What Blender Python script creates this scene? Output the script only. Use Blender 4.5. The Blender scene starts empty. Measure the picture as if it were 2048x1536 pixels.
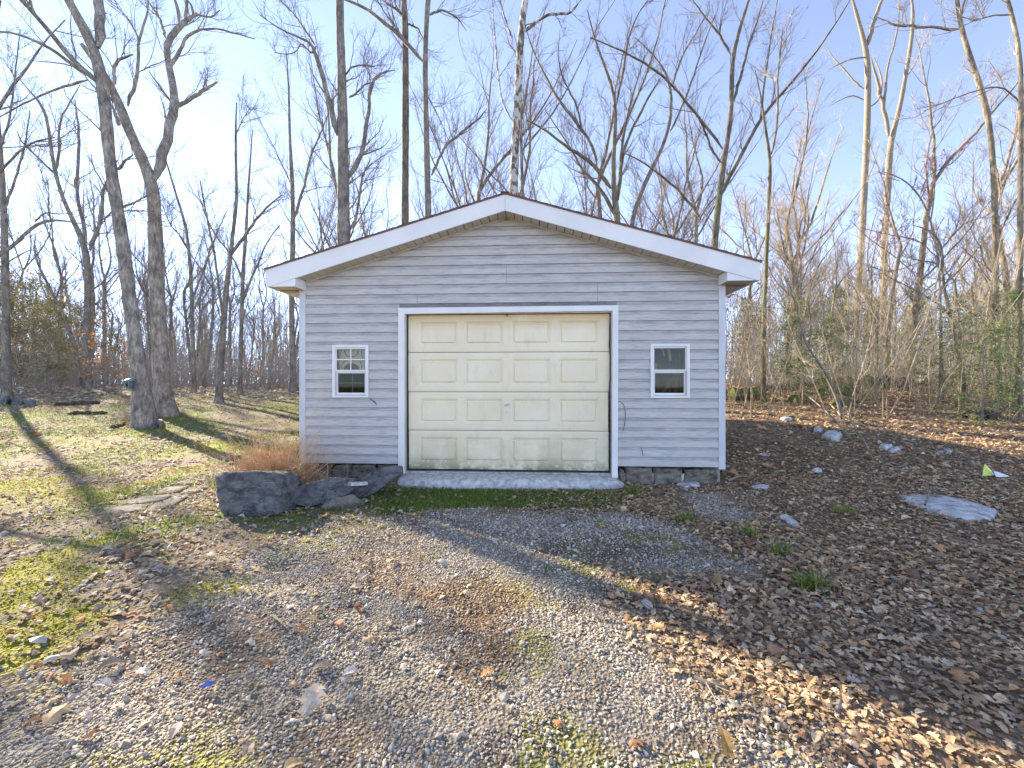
import bpy, math, random
import numpy as np
from mathutils import Vector, Matrix

# ------------------------------------------------------------------ camera, sky, sun, exposure
S = bpy.context.scene
R_ = math.radians
CAM_H = 1.34
FPX = 850.0                      # focal length in pixels of a 2048 px wide frame
cam_d = bpy.data.cameras.new("camera")
cam = bpy.data.objects.new("camera", cam_d)
S.collection.objects.link(cam)
cam.location = (0, 0, CAM_H)
cam.rotation_euler = (R_(90), 0, 0)
cam_d.sensor_width = 36
cam_d.lens = FPX / 2048 * 36
cam_d.clip_start = 0.05
cam_d.clip_end = 3000
S.camera = cam

SUN_EL = 24.8
SUN_DIR = Vector((-0.786, 0.618, math.tan(R_(SUN_EL)))).normalized()   # towards the sun
w = bpy.data.worlds.new("World")
S.world = w
w.use_nodes = True
wn = w.node_tree.nodes
wl = w.node_tree.links
sky = wn.new('ShaderNodeTexSky')
sky.sky_type = 'NISHITA'
sky.sun_disc = False
sky.sun_elevation = R_(SUN_EL)
sky.sun_rotation = math.atan2(SUN_DIR.x, SUN_DIR.y)
sky.altitude = 300
sky.air_density = 0.48
sky.dust_density = 0.0
sky.ozone_density = 4.5
bg = wn['Background']
bg.inputs['Strength'].default_value = 0.15
hs = wn.new('ShaderNodeHueSaturation'); hs.inputs['Saturation'].default_value = 0.72; hs.inputs['Hue'].default_value = 0.502
wl.new(sky.outputs[0], hs.inputs['Color'])
wl.new(hs.outputs[0], bg.inputs['Color'])

sd = bpy.data.lights.new("sun", 'SUN')
sd.energy = 5.0
sd.angle = R_(0.53)
sd.color = (1.0, 0.88, 0.70)
so = bpy.data.objects.new("sun", sd)
so.rotation_euler = (-SUN_DIR).to_track_quat('-Z', 'Y').to_euler()
so.location = (-30, 25, 30)
S.collection.objects.link(so)

S.view_settings.view_transform = 'Standard'
S.view_settings.look = 'None'
S.view_settings.exposure = 2.12
S.view_settings.gamma = 1.0
S.view_settings.use_curve_mapping = False
S.render.engine = 'CYCLES'
S.cycles.max_bounces = 6
S.cycles.diffuse_bounces = 3
S.cycles.transparent_max_bounces = 8
S.cycles.use_denoising = True

# ------------------------------------------------------------------ numeric helpers
rng = np.random.default_rng(7)
random.seed(7)
_perm = np.random.default_rng(3).random((256, 256)).astype(np.float64)
_perm3 = np.random.default_rng(4).random((32, 32, 32))

def vnoise(x, y):
    xi = np.floor(x).astype(int); yi = np.floor(y).astype(int)
    fx = x - xi; fy = y - yi
    fx = fx * fx * (3 - 2 * fx); fy = fy * fy * (3 - 2 * fy)
    a = _perm[xi & 255, yi & 255]; b = _perm[(xi + 1) & 255, yi & 255]
    c = _perm[xi & 255, (yi + 1) & 255]; d = _perm[(xi + 1) & 255, (yi + 1) & 255]
    return (a * (1 - fx) + b * fx) * (1 - fy) + (c * (1 - fx) + d * fx) * fy

def fbm(x, y, oct=4, s=1.0):
    x = np.asarray(x, float) * s; y = np.asarray(y, float) * s
    v = 0; a = .5; t = 0
    for i in range(oct):
        v = v + a * vnoise(x + 17.3 * i, y - 9.1 * i); t += a
        x = x * 2.03; y = y * 2.03; a *= .5
    return v / t

def vn3(p):
    i = np.floor(p).astype(int); f = p - i; f = f * f * (3 - 2 * f)
    r = 0
    for dx in (0, 1):
        for dy in (0, 1):
            for dz in (0, 1):
                wgt = (f[..., 0] if dx else 1 - f[..., 0]) * (f[..., 1] if dy else 1 - f[..., 1]) * (f[..., 2] if dz else 1 - f[..., 2])
                r = r + wgt * _perm3[(i[..., 0] + dx) & 31, (i[..., 1] + dy) & 31, (i[..., 2] + dz) & 31]
    return r

def fbm3(p, oct=3):
    v = 0; a = .5; t = 0
    for k in range(oct):
        v = v + a * vn3(p * (2.1 ** k) + 5.7 * k); t += a; a *= .5
    return v / t

def sstep(a, b, x):
    t = np.clip((x - a) / (b - a), 0, 1)
    return t * t * (3 - 2 * t)

_yl = [-60, 0, 7, 10, 12, 14, 17, 20, 23, 29, 35, 60, 400]
_zl = [0, 0, 0, .01, .05, .20, .50, .78, .97, 1.08, 1.14, 1.24, 1.3]
_yr = [-60, 0, 4, 6, 8.5, 10.5, 13, 18, 25, 60, 400]
_zr = [0, 0, .05, .12, .36, .58, .82, 1.2, 1.33, 1.38, 1.4]

def gz(x, y):
    x = np.asarray(x, float); y = np.asarray(y, float)
    wr = sstep(2.0, 6.0, x)
    z = np.interp(y, _yl, _zl) * (1 - wr) + np.interp(y, _yr, _zr) * wr
    amp = 0.03 + 0.12 * sstep(8, 20, y)
    near = 1 - (sstep(-4.2, -3.2, x) * (1 - sstep(3.2, 4.2, x)) * sstep(4.4, 5.2, y) * (1 - sstep(12, 14, y)))
    z = z + (fbm(x, y, 3, .35) - .5) * amp * 2 * near + (fbm(x + 40, y, 2, 2.2) - .5) * .03 * near
    # the hollow in the gravel
    z = z - .05 * np.exp(-(((x + 1.72) / .16) ** 2 + ((y - 3.15) / .10) ** 2))
    return z

def P2G(px, py, z=0.0):
    Y = FPX * (CAM_H - z) / (py - 768.0)
    return ((px - 1024) / FPX * Y, Y)

def hit(px, py):
    """ground point under a picture point, on the real terrain"""
    ys = np.concatenate([np.linspace(.8, 30, 1500), np.linspace(30, 200, 800)])
    xs = (px - 1024) / FPX * ys
    zr = CAM_H - (py - 768.0) / FPX * ys
    d = zr - gz(xs, ys)
    k = np.argmax(d < 0)
    if d[k] >= 0: k = len(ys) - 1
    return float(xs[k]), float(ys[k]), float(gz(xs[k], ys[k]))

# ------------------------------------------------------------------ mesh helpers
COL = S.collection

class Acc:
    """collects numpy vertex / face blocks into one mesh"""
    def __init__(s):
        s.v = []; s.f = {3: [], 4: []}; s.c = []; s.n = 0
    def add(s, v, f, col=None):
        v = np.asarray(v, float).reshape(-1, 3); f = np.asarray(f, np.int64)
        s.v.append(v); s.f[f.shape[1]].append(f + s.n)
        if col is not None:
            col = np.broadcast_to(np.asarray(col, float), (len(v), 3)); s.c.append(col)
        s.n += len(v)
    def mesh(s, name, smooth=False):
        v = np.concatenate(s.v).astype(np.float32)
        me = bpy.data.meshes.new(name)
        t = np.concatenate(s.f[3]) if s.f[3] else np.zeros((0, 3), np.int64)
        q = np.concatenate(s.f[4]) if s.f[4] else np.zeros((0, 4), np.int64)
        loops = np.concatenate([t.ravel(), q.ravel()]).astype(np.int32)
        starts = np.concatenate([np.arange(len(t)) * 3, len(t) * 3 + np.arange(len(q)) * 4]).astype(np.int32)
        me.vertices.add(len(v)); me.vertices.foreach_set('co', v.ravel())
        me.loops.add(len(loops)); me.loops.foreach_set('vertex_index', loops)
        me.polygons.add(len(starts)); me.polygons.foreach_set('loop_start', starts)
        me.polygons.foreach_set('use_smooth', np.full(len(starts), smooth))
        me.update(calc_edges=True)
        if s.c:
            c = np.concatenate(s.c)
            at = me.color_attributes.new('col', 'FLOAT_COLOR', 'POINT')
            at.data.foreach_set('color', np.concatenate([c, np.ones((len(c), 1))], 1).astype(np.float32).ravel())
        return me

def link(name, me, mat, parent=None, loc=(0, 0, 0), kind=None, label=None, cat=None, group=None):
    if mat is not None and len(me.materials) == 0: me.materials.append(mat)
    o = bpy.data.objects.new(name, me)
    COL.objects.link(o)
    o.location = loc
    if parent is not None: o.parent = parent
    if kind: o['kind'] = kind
    if label: o['label'] = label
    if cat: o['category'] = cat
    if group: o['group'] = group
    return o

def empty(name, loc, label, cat, group=None, rz=0):
    o = bpy.data.objects.new(name, None); COL.objects.link(o)
    o.empty_display_size = .2
    o.location = loc; o.rotation_euler = (0, 0, rz)
    o['label'] = label; o['category'] = cat
    if group: o['group'] = group
    return o

def dup(root, loc, rz=0, sc=1.0, label=None, group=None):
    r = root.copy(); COL.objects.link(r)
    r.location = loc; r.rotation_euler = (0, 0, rz); r.scale = (sc, sc, sc)
    if label: r['label'] = label
    if group: r['group'] = group
    for ch in root.children:
        c = ch.copy(); COL.objects.link(c); c.parent = r
        for g in ch.children:
            d = g.copy(); COL.objects.link(d); d.parent = c
    return r

_BF = [(0, 3, 2, 1), (4, 5, 6, 7), (0, 1, 5, 4), (1, 2, 6, 5), (2, 3, 7, 6), (3, 0, 4, 7)]
def hexa(acc, p8):
    acc.add(p8, _BF)
def box(acc, x0, x1, y0, y1, z0, z1):
    hexa(acc, [(x0, y0, z0), (x1, y0, z0), (x1, y1, z0), (x0, y1, z0), (x0, y0, z1), (x1, y0, z1), (x1, y1, z1), (x0, y1, z1)])
def boxobj(name, mat, parent, *b, bevel=0.0, **k):
    a = Acc(); box(a, *b)
    o = link(name, a.mesh(name), mat, parent, **k)
    if bevel:
        m = o.modifiers.new('bevel', 'BEVEL'); m.width = bevel; m.segments = 2
    return o

def resample(P, k):
    P = np.asarray(P, float)
    d = np.concatenate([[0], np.cumsum(np.linalg.norm(np.diff(P[:, :3], axis=0), axis=1))])
    t = np.linspace(0, d[-1], k)
    Q = np.stack([np.interp(t, d, P[:, i]) for i in range(P.shape[1])], 1)
    for _ in range(2):
        Q[1:-1] = .25 * Q[:-2] + .5 * Q[1:-1] + .25 * Q[2:]
    return Q

def norm(v):
    return v / (np.linalg.norm(v, axis=-1, keepdims=True) + 1e-9)

def tubes(acc, P, R, sides, jit=0.0, col=None):
    """P (N,k,3), R (N,k)"""
    P = np.asarray(P, float); R = np.asarray(R, float)
    N, k, _ = P.shape
    T = norm(np.gradient(P, axis=1))
    m = T.mean(axis=1)
    ref = np.where(np.abs(m[:, 2:3]) > .7, np.array([[1., 0.15, 0.]]), np.array([[0.1, 0., 1.]]))
    A = norm(np.cross(T, ref[:, None, :])); B = np.cross(T, A)
    th = np.linspace(0, 2 * np.pi, sides, endpoint=False)
    rr = R[:, :, None] * np.ones(sides)
    if jit: rr = rr * (1 + jit * (rng.random((N, k, sides)) - .5) * 2)
    V = P[:, :, None, :] + rr[..., None] * (A[:, :, None, :] * np.cos(th)[:, None] + B[:, :, None, :] * np.sin(th)[:, None])
    idx = np.arange(N * k * sides).reshape(N, k, sides)
    a = idx[:, :-1]; b = idx[:, 1:]
    F = np.stack([a, np.roll(a, -1, 2), np.roll(b, -1, 2), b], -1).reshape(-1, 4)
    c = None
    if col is not None: c = np.repeat(np.asarray(col), k * sides, axis=0) if np.ndim(col) == 2 else col
    acc.add(V.reshape(-1, 3), F, c)

def spawn(P, R, m, t0, t1, ang, L, k=5, wander=.12, up=.25, rr=.55, rmin=.004, g=None, taper=.25, lshrink=.45, topbias=1.0):
    """children of a batch of branches; everything vectorised"""
    g = g or rng
    N, K, _ = P.shape
    t = t0 + (t1 - t0) * g.random((N, m)) ** topbias
    fi = t * (K - 1); i0 = np.minimum(fi.astype(int), K - 2); f = (fi - i0)[..., None]
    n = np.arange(N)[:, None]
    p = P[n, i0] * (1 - f) + P[n, i0 + 1] * f
    r = R[n, i0] * (1 - f[..., 0]) + R[n, i0 + 1] * f[..., 0]
    T = norm(P[n, i0 + 1] - P[n, i0])
    rv = norm(g.normal(size=p.shape)); side = norm(rv - (rv * T).sum(-1, keepdims=True) * T)
    an = R_(ang) * (.65 + .7 * g.random((N, m, 1)))
    D = norm(T * np.cos(an) + side * np.sin(an) + np.array([0, 0, up]))
    ln = L * (.55 + .9 * g.random((N, m))) * (1 - lshrink * t)
    p = p.reshape(-1, 3); D = D.reshape(-1, 3); ln = ln.ravel(); r0 = np.maximum(r.ravel() * rr * (.7 + .5 * g.random(N * m)), rmin)
    C = np.empty((N * m, k, 3)); C[:, 0] = p
    d = D
    for j in range(1, k):
        d = norm(d + g.normal(size=d.shape) * wander + np.array([0, 0, up * .25]))
        C[:, j] = C[:, j - 1] + d * (ln / (k - 1))[:, None]
    tt = np.linspace(0, 1, k)
    R2 = np.maximum(r0[:, None] * (1 - (1 - taper) * tt), rmin * (1 - .5 * tt))
    return C, R2

# ------------------------------------------------------------------ material helpers
def nt(name):
    m = bpy.data.materials.new(name); m.use_nodes = True
    t = m.node_tree; p = t.nodes['Principled BSDF']
    return m, t, p

def N(t, typ, **k):
    n = t.nodes.new(typ)
    for a, b in k.items():
        if a.startswith('_'): setattr(n, a[1:], b)
        else: n.inputs[a.replace('__', ' ')].default_value = b
    return n

def ramp(t, fac, stops):
    r = t.nodes.new('ShaderNodeValToRGB')
    e = r.color_ramp.elements
    e[0].position = stops[0][0]; e[0].color = (*stops[0][1], 1)
    e[1].position = stops[-1][0]; e[1].color = (*stops[-1][1], 1)
    for p, c in stops[1:-1]:
        x = e.new(p); x.color = (*c, 1)
    t.links.new(fac, r.inputs['Fac'])
    return r.outputs['Color']

def coords(t, scale=(1, 1, 1), kind='Object'):
    tc = t.nodes.new('ShaderNodeTexCoord'); mp = t.nodes.new('ShaderNodeMapping')
    mp.inputs['Scale'].default_value = scale
    t.links.new(tc.outputs[kind], mp.inputs['Vector'])
    return mp.outputs['Vector']

def noise(t, vec, scale, detail=4, rough=.6):
    n = t.nodes.new('ShaderNodeTexNoise')
    n.inputs['Scale'].default_value = scale; n.inputs['Detail'].default_value = detail; n.inputs['Roughness'].default_value = rough
    t.links.new(vec, n.inputs['Vector'])
    return n.outputs['Fac']

def mixc(t, fac, a, b, blend='MIX'):
    n = t.nodes.new('ShaderNodeMix'); n.data_type = 'RGBA'; n.blend_type = blend
    for s, v in ((n.inputs[0], fac), (n.inputs[6], a), (n.inputs[7], b)):
        if isinstance(v, (float, int)): s.default_value = v
        elif isinstance(v, tuple): s.default_value = (*v, 1)
        else: t.links.new(v, s)
    return n.outputs[2]

def bump(t, p, h, dist=.01, strength=.6):
    b = t.nodes.new('ShaderNodeBump'); b.inputs['Distance'].default_value = dist; b.inputs['Strength'].default_value = strength
    t.links.new(h, b.inputs['Height']); t.links.new(b.outputs[0], p.inputs['Normal'])

def simple(name, c0, c1, scale=6, vs=(1, 1, 1), rough=.7, bd=0, bs=.5, detail=5, lo=.35, hi=.65, spec=.5, bscale=None):
    m, t, p = nt(name)
    v = coords(t, vs)
    f = noise(t, v, scale, detail)
    t.links.new(ramp(t, f, [(lo, c0), (hi, c1)]), p.inputs['Base Color'])
    p.inputs['Roughness'].default_value = rough
    p.inputs['Specular IOR Level'].default_value = spec
    if bd: bump(t, p, noise(t, v, bscale or scale * 3, 6), bd, bs)
    return m

def attr_mat(name, rough=.8, transl=0.0, var=.25, scale=60, spec=.3):
    m, t, p = nt(name)
    a = t.nodes.new('ShaderNodeVertexColor'); a.layer_name = 'col'
    v = coords(t)
    f = noise(t, v, scale, 3)
    c = mixc(t, 1.0, a.outputs['Color'], ramp(t, f, [(.3, (1 - var,) * 3), (.7, (1 + var * .4,) * 3)]), 'MULTIPLY')
    t.links.new(c, p.inputs['Base Color'])
    p.inputs['Roughness'].default_value = rough; p.inputs['Specular IOR Level'].default_value = spec
    if transl:
        tr = t.nodes.new('ShaderNodeBsdfTranslucent'); t.links.new(c, tr.inputs['Color'])
        mx = t.nodes.new('ShaderNodeMixShader'); mx.inputs[0].default_value = transl
        t.links.new(p.outputs[0], mx.inputs[1]); t.links.new(tr.outputs[0], mx.inputs[2])
        t.links.new(mx.outputs[0], t.nodes['Material Output'].inputs['Surface'])
    return m

def bark(name, dark, light, moss=None, mossamt=.5, patch=None):
    m, t, p = nt(name)
    v = coords(t, (1, 1, .22)); v1 = coords(t, (1, 1, .6))
    f = noise(t, v, 20, 6, .75); f2 = noise(t, v1, 3.6, 5, .65)
    c = ramp(t, f, [(.32, dark), (.52, tuple((a + b) / 2 for a, b in zip(dark, light))), (.68, light)])
    c = mixc(t, .7, c, ramp(t, f2, [(.38, (.42, .42, .42)), (.62, (1.4, 1.35, 1.3))]), 'MULTIPLY')
    if patch:
        fp = noise(t, coords(t, (1, 1, .5)), 5.5, 5)
        c = mixc(t, ramp(t, fp, [(.49, (0, 0, 0)), (.52, (1, 1, 1))]), c, patch)
    if moss:
        fm = noise(t, v1, 2.0, 5)
        tc = t.nodes.new('ShaderNodeTexCoord'); sx = t.nodes.new('ShaderNodeSeparateXYZ')
        t.links.new(tc.outputs['Object'], sx.inputs[0])
        hm = t.nodes.new('ShaderNodeMapRange'); hm.inputs['From Min'].default_value = 10; hm.inputs['From Max'].default_value = 2
        t.links.new(sx.outputs['Z'], hm.inputs['Value'])
        mu = t.nodes.new('ShaderNodeMath'); mu.operation = 'MULTIPLY'
        t.links.new(hm.outputs[0], mu.inputs[0])
        t.links.new(ramp(t, fm, [(.42, (0, 0, 0)), (.58, (mossamt,) * 3)]), mu.inputs[1])
        c = mixc(t, mu.outputs[0], c, moss)
    t.links.new(c, p.inputs['Base Color'])
    p.inputs['Roughness'].default_value = .9; p.inputs['Specular IOR Level'].default_value = .2
    bump(t, p, f, .03, .8)
    return m

M = {}
M['bark_grey'] = bark('bark_grey', (.10, .085, .07), (.34, .30, .25))
M['bark_oak'] = bark('bark_oak', (.10, .085, .07), (.44, .39, .33))
M['bark_moss'] = bark('bark_moss', (.08, .062, .042), (.27, .23, .17), moss=(.13, .13, .02), mossamt=.85)
M['bark_tan'] = bark('bark_tan', (.10, .08, .055), (.38, .31, .225), moss=(.12, .12, .03), mossamt=.4)
M['bark_patch'] = bark('bark_patch', (.09, .07, .055), (.22, .18, .14), patch=(.48, .45, .40))
M['twig'] = simple('twig', (.15, .12, .095), (.30, .25, .20), 3, rough=.85, spec=.2)
M['twig_tan'] = simple('twig_tan', (.24, .185, .115), (.46, .37, .25), 3, rough=.85, spec=.2)
M['twig_far'] = simple('twig_far', (.28, .24, .20), (.42, .37, .31), .6, rough=.9, spec=.1)
M['needles'] = attr_mat('needles', .7, .25, .3, 5)
M['dead_leaf'] = attr_mat('dead_leaf', .75, .22, .35, 70)
M['live_leaf'] = attr_mat('live_leaf', .6, .4, .2, 20)
M['pebble'] = attr_mat('pebble', .8, 0, .3, 90)

# ------------------------------------------------------------------ regions of the ground
def poly_px(pts, extra=()):
    return np.array([P2G(*p) for p in pts] + list(extra))

def in_poly(x, y, poly):
    """signed distance, positive inside"""
    x = np.asarray(x, float); y = np.asarray(y, float)
    ins = np.zeros(x.shape, bool); dm = np.full(x.shape, 1e9)
    n = len(poly)
    for i in range(n):
        x0, y0 = poly[i]; x1, y1 = poly[(i + 1) % n]
        dx, dy = x1 - x0, y1 - y0
        t = np.clip(((x - x0) * dx + (y - y0) * dy) / (dx * dx + dy * dy + 1e-12), 0, 1)
        dm = np.minimum(dm, np.hypot(x - x0 - t * dx, y - y0 - t * dy))
        c = ((y0 > y) != (y1 > y)) & (x < (x1 - x0) * (y - y0) / (y1 - y0 + 1e-12) + x0)
        ins ^= c
    return np.where(ins, dm, -dm)

GRAV = poly_px([(-100, 1560), (40, 1400), (180, 1320), (330, 1225), (480, 1130), (600, 1068), (740, 1030), (900, 1020), (1100, 1018),
                (1230, 1026), (1330, 1046), (1440, 1088), (1490, 1140), (1430, 1165), (1320, 1172), (1310, 1290), (1420, 1370), (1520, 1430), (1720, 1536)],
               [(1.7, .4), (1.9, -6), (-3, -6), (-2.2, .6)])
GRAV2 = poly_px([(1325, 975), (1500, 985), (1495, 1012), (1560, 1050), (1480, 1050), (1340, 1008)])
GREEN = poly_px([(730, 1000), (790, 972), (900, 968), (1100, 968), (1250, 975), (1225, 1014), (1000, 1014), (860, 1018), (780, 1026)])
BARE = poly_px([(1100, 1085), (1180, 1120), (1300, 1150), (1450, 1165), (1390, 1190), (1290, 1175), (1150, 1130)])
MOSS = [poly_px(p) for p in (
    [(-60, 1170), (60, 1120), (170, 1105), (225, 1140), (140, 1175), (20, 1225), (-60, 1240)],
    [(-60, 1290), (60, 1240), (150, 1205), (200, 1245), (140, 1300), (40, 1345), (-60, 1380)],
    [(120, 1108), (190, 1078), (245, 1062), (240, 1085), (180, 1108)],
    [(290, 1225), (340, 1185), (470, 1165), (500, 1185), (400, 1215), (330, 1245)],
    [(330, 895), (450, 880), (520, 895), (600, 885), (600, 905), (430, 908)],
    [(745, 1022), (800, 985), (900, 976), (1010, 982), (1010, 1012), (860, 1018)], [(1140, 984), (1225, 982), (1222, 1006), (1150, 1008)],
    [(20, 1410), (90, 1340), (180, 1300), (160, 1340), (80, 1410)])]
RUST = poly_px([(790, 1170), (900, 1150), (1060, 1160), (1060, 1250), (990, 1330), (930, 1320), (900, 1230), (800, 1200)])
LEAFBANK = poly_px([(1240, 1190), (1300, 1175), (1400, 1210), (1600, 1330), (1800, 1400), (2100, 1450), (2100, 1700), (1750, 1560), (1520, 1440), (1420, 1385), (1310, 1295)])

def W_gravel(x, y):
    n = (fbm(x, y, 4, 1.6) - .5)
    d = np.maximum(in_poly(x, y, GRAV), in_poly(x, y, GRAV2) * 1.0)
    return sstep(-.22, .22, d + n * .75) * (1 - .75 * sstep(-.05, .12, in_poly(x, y, BARE) + n * .3))
def W_moss(x, y):
    n = (fbm(x + 9, y + 4, 4, 2.6) - .5)
    d = np.max([in_poly(x, y, p) for p in MOSS], axis=0)
    near = sstep(-.1, .1, d + n * .45)
    lawn = sstep(.6, .68, fbm(x + 3, y + 31, 4, .9)) * (x < -1.6) * sstep(4, 5.5, y) * (1 - sstep(17, 22, y))
    return np.clip(near + lawn * .8, 0, 1)
def W_green(x, y):
    n = (fbm(x - 7, y + 2, 4, 2.4) - .5)
    strip = sstep(-.06, .08, in_poly(x, y, GREEN) + n * .3)
    lawn = sstep(.42, .58, fbm(x + 21, y + 5, 4, .8)) * sstep(-1.2, -2.4, x + .0 * y) * sstep(2.2, 3.6, y + .5 * fbm(x, y, 2, 2)) * (1 - sstep(20, 26, y))
    return np.clip(strip + lawn, 0, 1)

# ------------------------------------------------------------------ ground sheet
def axis(dense0, dense1, step, lo, hi, grow=1.09):
    a = list(np.arange(dense0, dense1, step)); s = step
    while a[-1] < hi: s *= grow; a.append(a[-1] + s)
    s = step
    while a[0] > lo: s *= grow; a.insert(0, a[0] - s)
    return np.array(a)
gx = axis(-6, 6, .065, -420, 420); gy = axis(1.0, 7.5, .065, -160, 700)
GX, GY = np.meshgrid(gx, gy)
ZG = gz(GX, GY)
wg = W_gravel(GX, GY); wm = W_moss(GX, GY); wgr = W_green(GX, GY)
ZG = ZG + (fbm(GX, GY, 2, 22) - .5) * .012
BASE = np.zeros(GX.shape + (3,))
def lay(col, wt):
    global BASE
    BASE = BASE * (1 - wt[..., None]) + np.array(col) * wt[..., None]
lay((.22, .16, .10), np.ones(GX.shape))
lit = sstep(.35, .7, fbm(GX + 3, GY, 4, 1.1))
lay((.28, .20, .12), lit * .7)
left = sstep(-1.0, -3.0, GX)
lay((.20, .17, .115), left * .8)
far = sstep(9, 16, GY) * (1 - left)
lay((.26, .165, .085), far * .85)
lay((.145, .165, .04), wgr * .8)
lay((.25, .215, .165), wg)
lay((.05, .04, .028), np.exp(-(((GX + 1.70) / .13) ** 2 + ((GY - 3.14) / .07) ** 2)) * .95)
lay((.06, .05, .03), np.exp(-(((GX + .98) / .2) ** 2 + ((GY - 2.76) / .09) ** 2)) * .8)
lay((.14, .10, .065), wg * .8 * sstep(.5, .64, fbm(GX + 8, GY, 3, 1.4)))
lay((.20, .20, .04), wg * .75 * sstep(.6, .68, fbm(GX + 1, GY + 77, 4, 2.6)))
lay((.17, .105, .055), sstep(-.12, .2, in_poly(GX, GY, RUST) + (fbm(GX, GY, 3, 3) - .5) * .5) * .75 * (wg > .3))
lay((.26, .25, .03), wm * .85 * (1 - .45 * sstep(.5, .7, fbm(GX, GY, 3, 9))))
nx, ny = len(gx), len(gy)
idx = np.arange(nx * ny).reshape(ny, nx)
F = np.stack([idx[:-1, :-1], idx[:-1, 1:], idx[1:, 1:], idx[1:, :-1]], -1).reshape(-1, 4)
A = Acc(); A.add(np.stack([GX, GY, ZG], -1), F, BASE.reshape(-1, 3))
m, t, p = nt('ground')
at = t.nodes.new('ShaderNodeVertexColor'); at.layer_name = 'col'
v = coords(t)
c = mixc(t, 1.0, at.outputs['Color'], ramp(t, noise(t, v, 38, 5, .7), [(.3, (.5, .48, .45)), (.5, (.95, .95, .95)), (.72, (1.45, 1.4, 1.32))]), 'MULTIPLY')
c = mixc(t, 1.0, c, ramp(t, noise(t, v, 4, 4), [(.3, (.7, .7, .7)), (.7, (1.25, 1.25, 1.25))]), 'MULTIPLY')
t.links.new(c, p.inputs['Base Color']); p.inputs['Roughness'].default_value = .95; p.inputs['Specular IOR Level'].default_value = .15
vo = t.nodes.new('ShaderNodeTexVoronoi'); vo.inputs['Scale'].default_value = 60; t.links.new(v, vo.inputs['Vector'])
bump(t, p, vo.outputs['Distance'], .015, .8)
link('ground', A.mesh('ground', True), m, kind='structure')

# ------------------------------------------------------------------ garage
TH = R_(3.2)
GO = Vector((-.074, 5.74, 0))
cT, sT = math.cos(TH), math.sin(TH)
def L2W(u, v, z=0): return (GO.x + u * cT + v * sT, GO.y - u * sT + v * cT, z)
G = empty('garage', GO, 'small detached garage with weathered pale grey vinyl siding and white gable fascia', 'garage', rz=-TH)
LEN = 6.1
WU = 2.87; SB = .25; CRS = .1287
PK, SL = 3.575, .2985                       # underside of the gable overhang on the wall plane

M['siding'] = None
def siding_mat():
    m, t, p = nt('siding')
    v = coords(t)
    base = ramp(t, noise(t, coords(t, (.5, 1, 2.5)), 2.2, 4), [(.3, (.47, .425, .37)), (.7, (.585, .53, .465))])
    st = noise(t, coords(t, (1.1, 1, 22)), 4.5, 6, .7)
    base = mixc(t, ramp(t, st, [(.50, (0, 0, 0)), (.62, (.75, .75, .75))]), base, (.27, .265, .27))
    sp = noise(t, coords(t, (1, 1, 1.8)), 55, 4)
    base = mixc(t, ramp(t, sp, [(.66, (0, 0, 0)), (.74, (.55, .55, .55))]), base, (.2, .2, .2))
    # broken darker grey band along the top lap of every course
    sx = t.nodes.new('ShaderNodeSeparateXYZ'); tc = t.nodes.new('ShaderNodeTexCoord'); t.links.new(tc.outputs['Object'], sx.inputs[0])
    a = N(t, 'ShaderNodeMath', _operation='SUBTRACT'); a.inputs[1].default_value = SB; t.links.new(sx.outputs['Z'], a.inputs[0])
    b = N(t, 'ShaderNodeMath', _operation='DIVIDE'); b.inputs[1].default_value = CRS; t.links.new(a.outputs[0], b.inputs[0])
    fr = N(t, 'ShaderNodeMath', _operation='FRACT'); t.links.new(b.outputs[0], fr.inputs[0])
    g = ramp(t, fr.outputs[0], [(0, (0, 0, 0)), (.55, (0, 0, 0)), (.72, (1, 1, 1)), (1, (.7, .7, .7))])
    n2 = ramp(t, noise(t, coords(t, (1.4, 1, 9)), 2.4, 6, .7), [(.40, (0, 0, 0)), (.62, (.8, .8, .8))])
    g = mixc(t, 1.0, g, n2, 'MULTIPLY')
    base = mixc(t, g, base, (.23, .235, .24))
    t.links.new(base, p.inputs['Base Color']); p.inputs['Roughness'].default_value = .55
    bump(t, p, noise(t, coords(t, (.6, 1, 6)), 30, 4), .002, .4)
    return m
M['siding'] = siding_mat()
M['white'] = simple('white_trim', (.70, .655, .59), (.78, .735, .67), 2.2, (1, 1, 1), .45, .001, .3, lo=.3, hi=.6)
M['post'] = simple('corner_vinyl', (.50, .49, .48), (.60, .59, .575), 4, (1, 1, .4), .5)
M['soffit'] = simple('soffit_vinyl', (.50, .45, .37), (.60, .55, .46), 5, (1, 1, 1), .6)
M['shingle'] = simple('shingle', (.09, .045, .035), (.20, .12, .09), 30, rough=.9, bd=.004)
M['drip'] = simple('drip_edge', (.13, .05, .045), (.20, .09, .07), 8, rough=.5)
M['dark'] = simple('dark_gap', (.01, .01, .01), (.02, .02, .02), 5, rough=.9)
M['seal'] = simple('rubber_seal', (.02, .02, .022), (.05, .05, .05), 20, rough=.7)
M['jamb'] = simple('jamb_wood', (.42, .38, .30), (.55, .50, .41), 9, (1, 1, .2), .6)
M['inside'] = simple('plywood_inside', (.26, .22, .17), (.40, .34, .27), 6, (1, 1, .3), .8)
M['concrete'] = simple('concrete', (.28, .265, .24), (.60, .575, .53), 16, rough=.85, bd=.01, bs=.7, detail=9, lo=.32, hi=.6)
M['brass'] = simple('lock_metal', (.35, .35, .34), (.5, .5, .48), 30, rough=.35)

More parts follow.
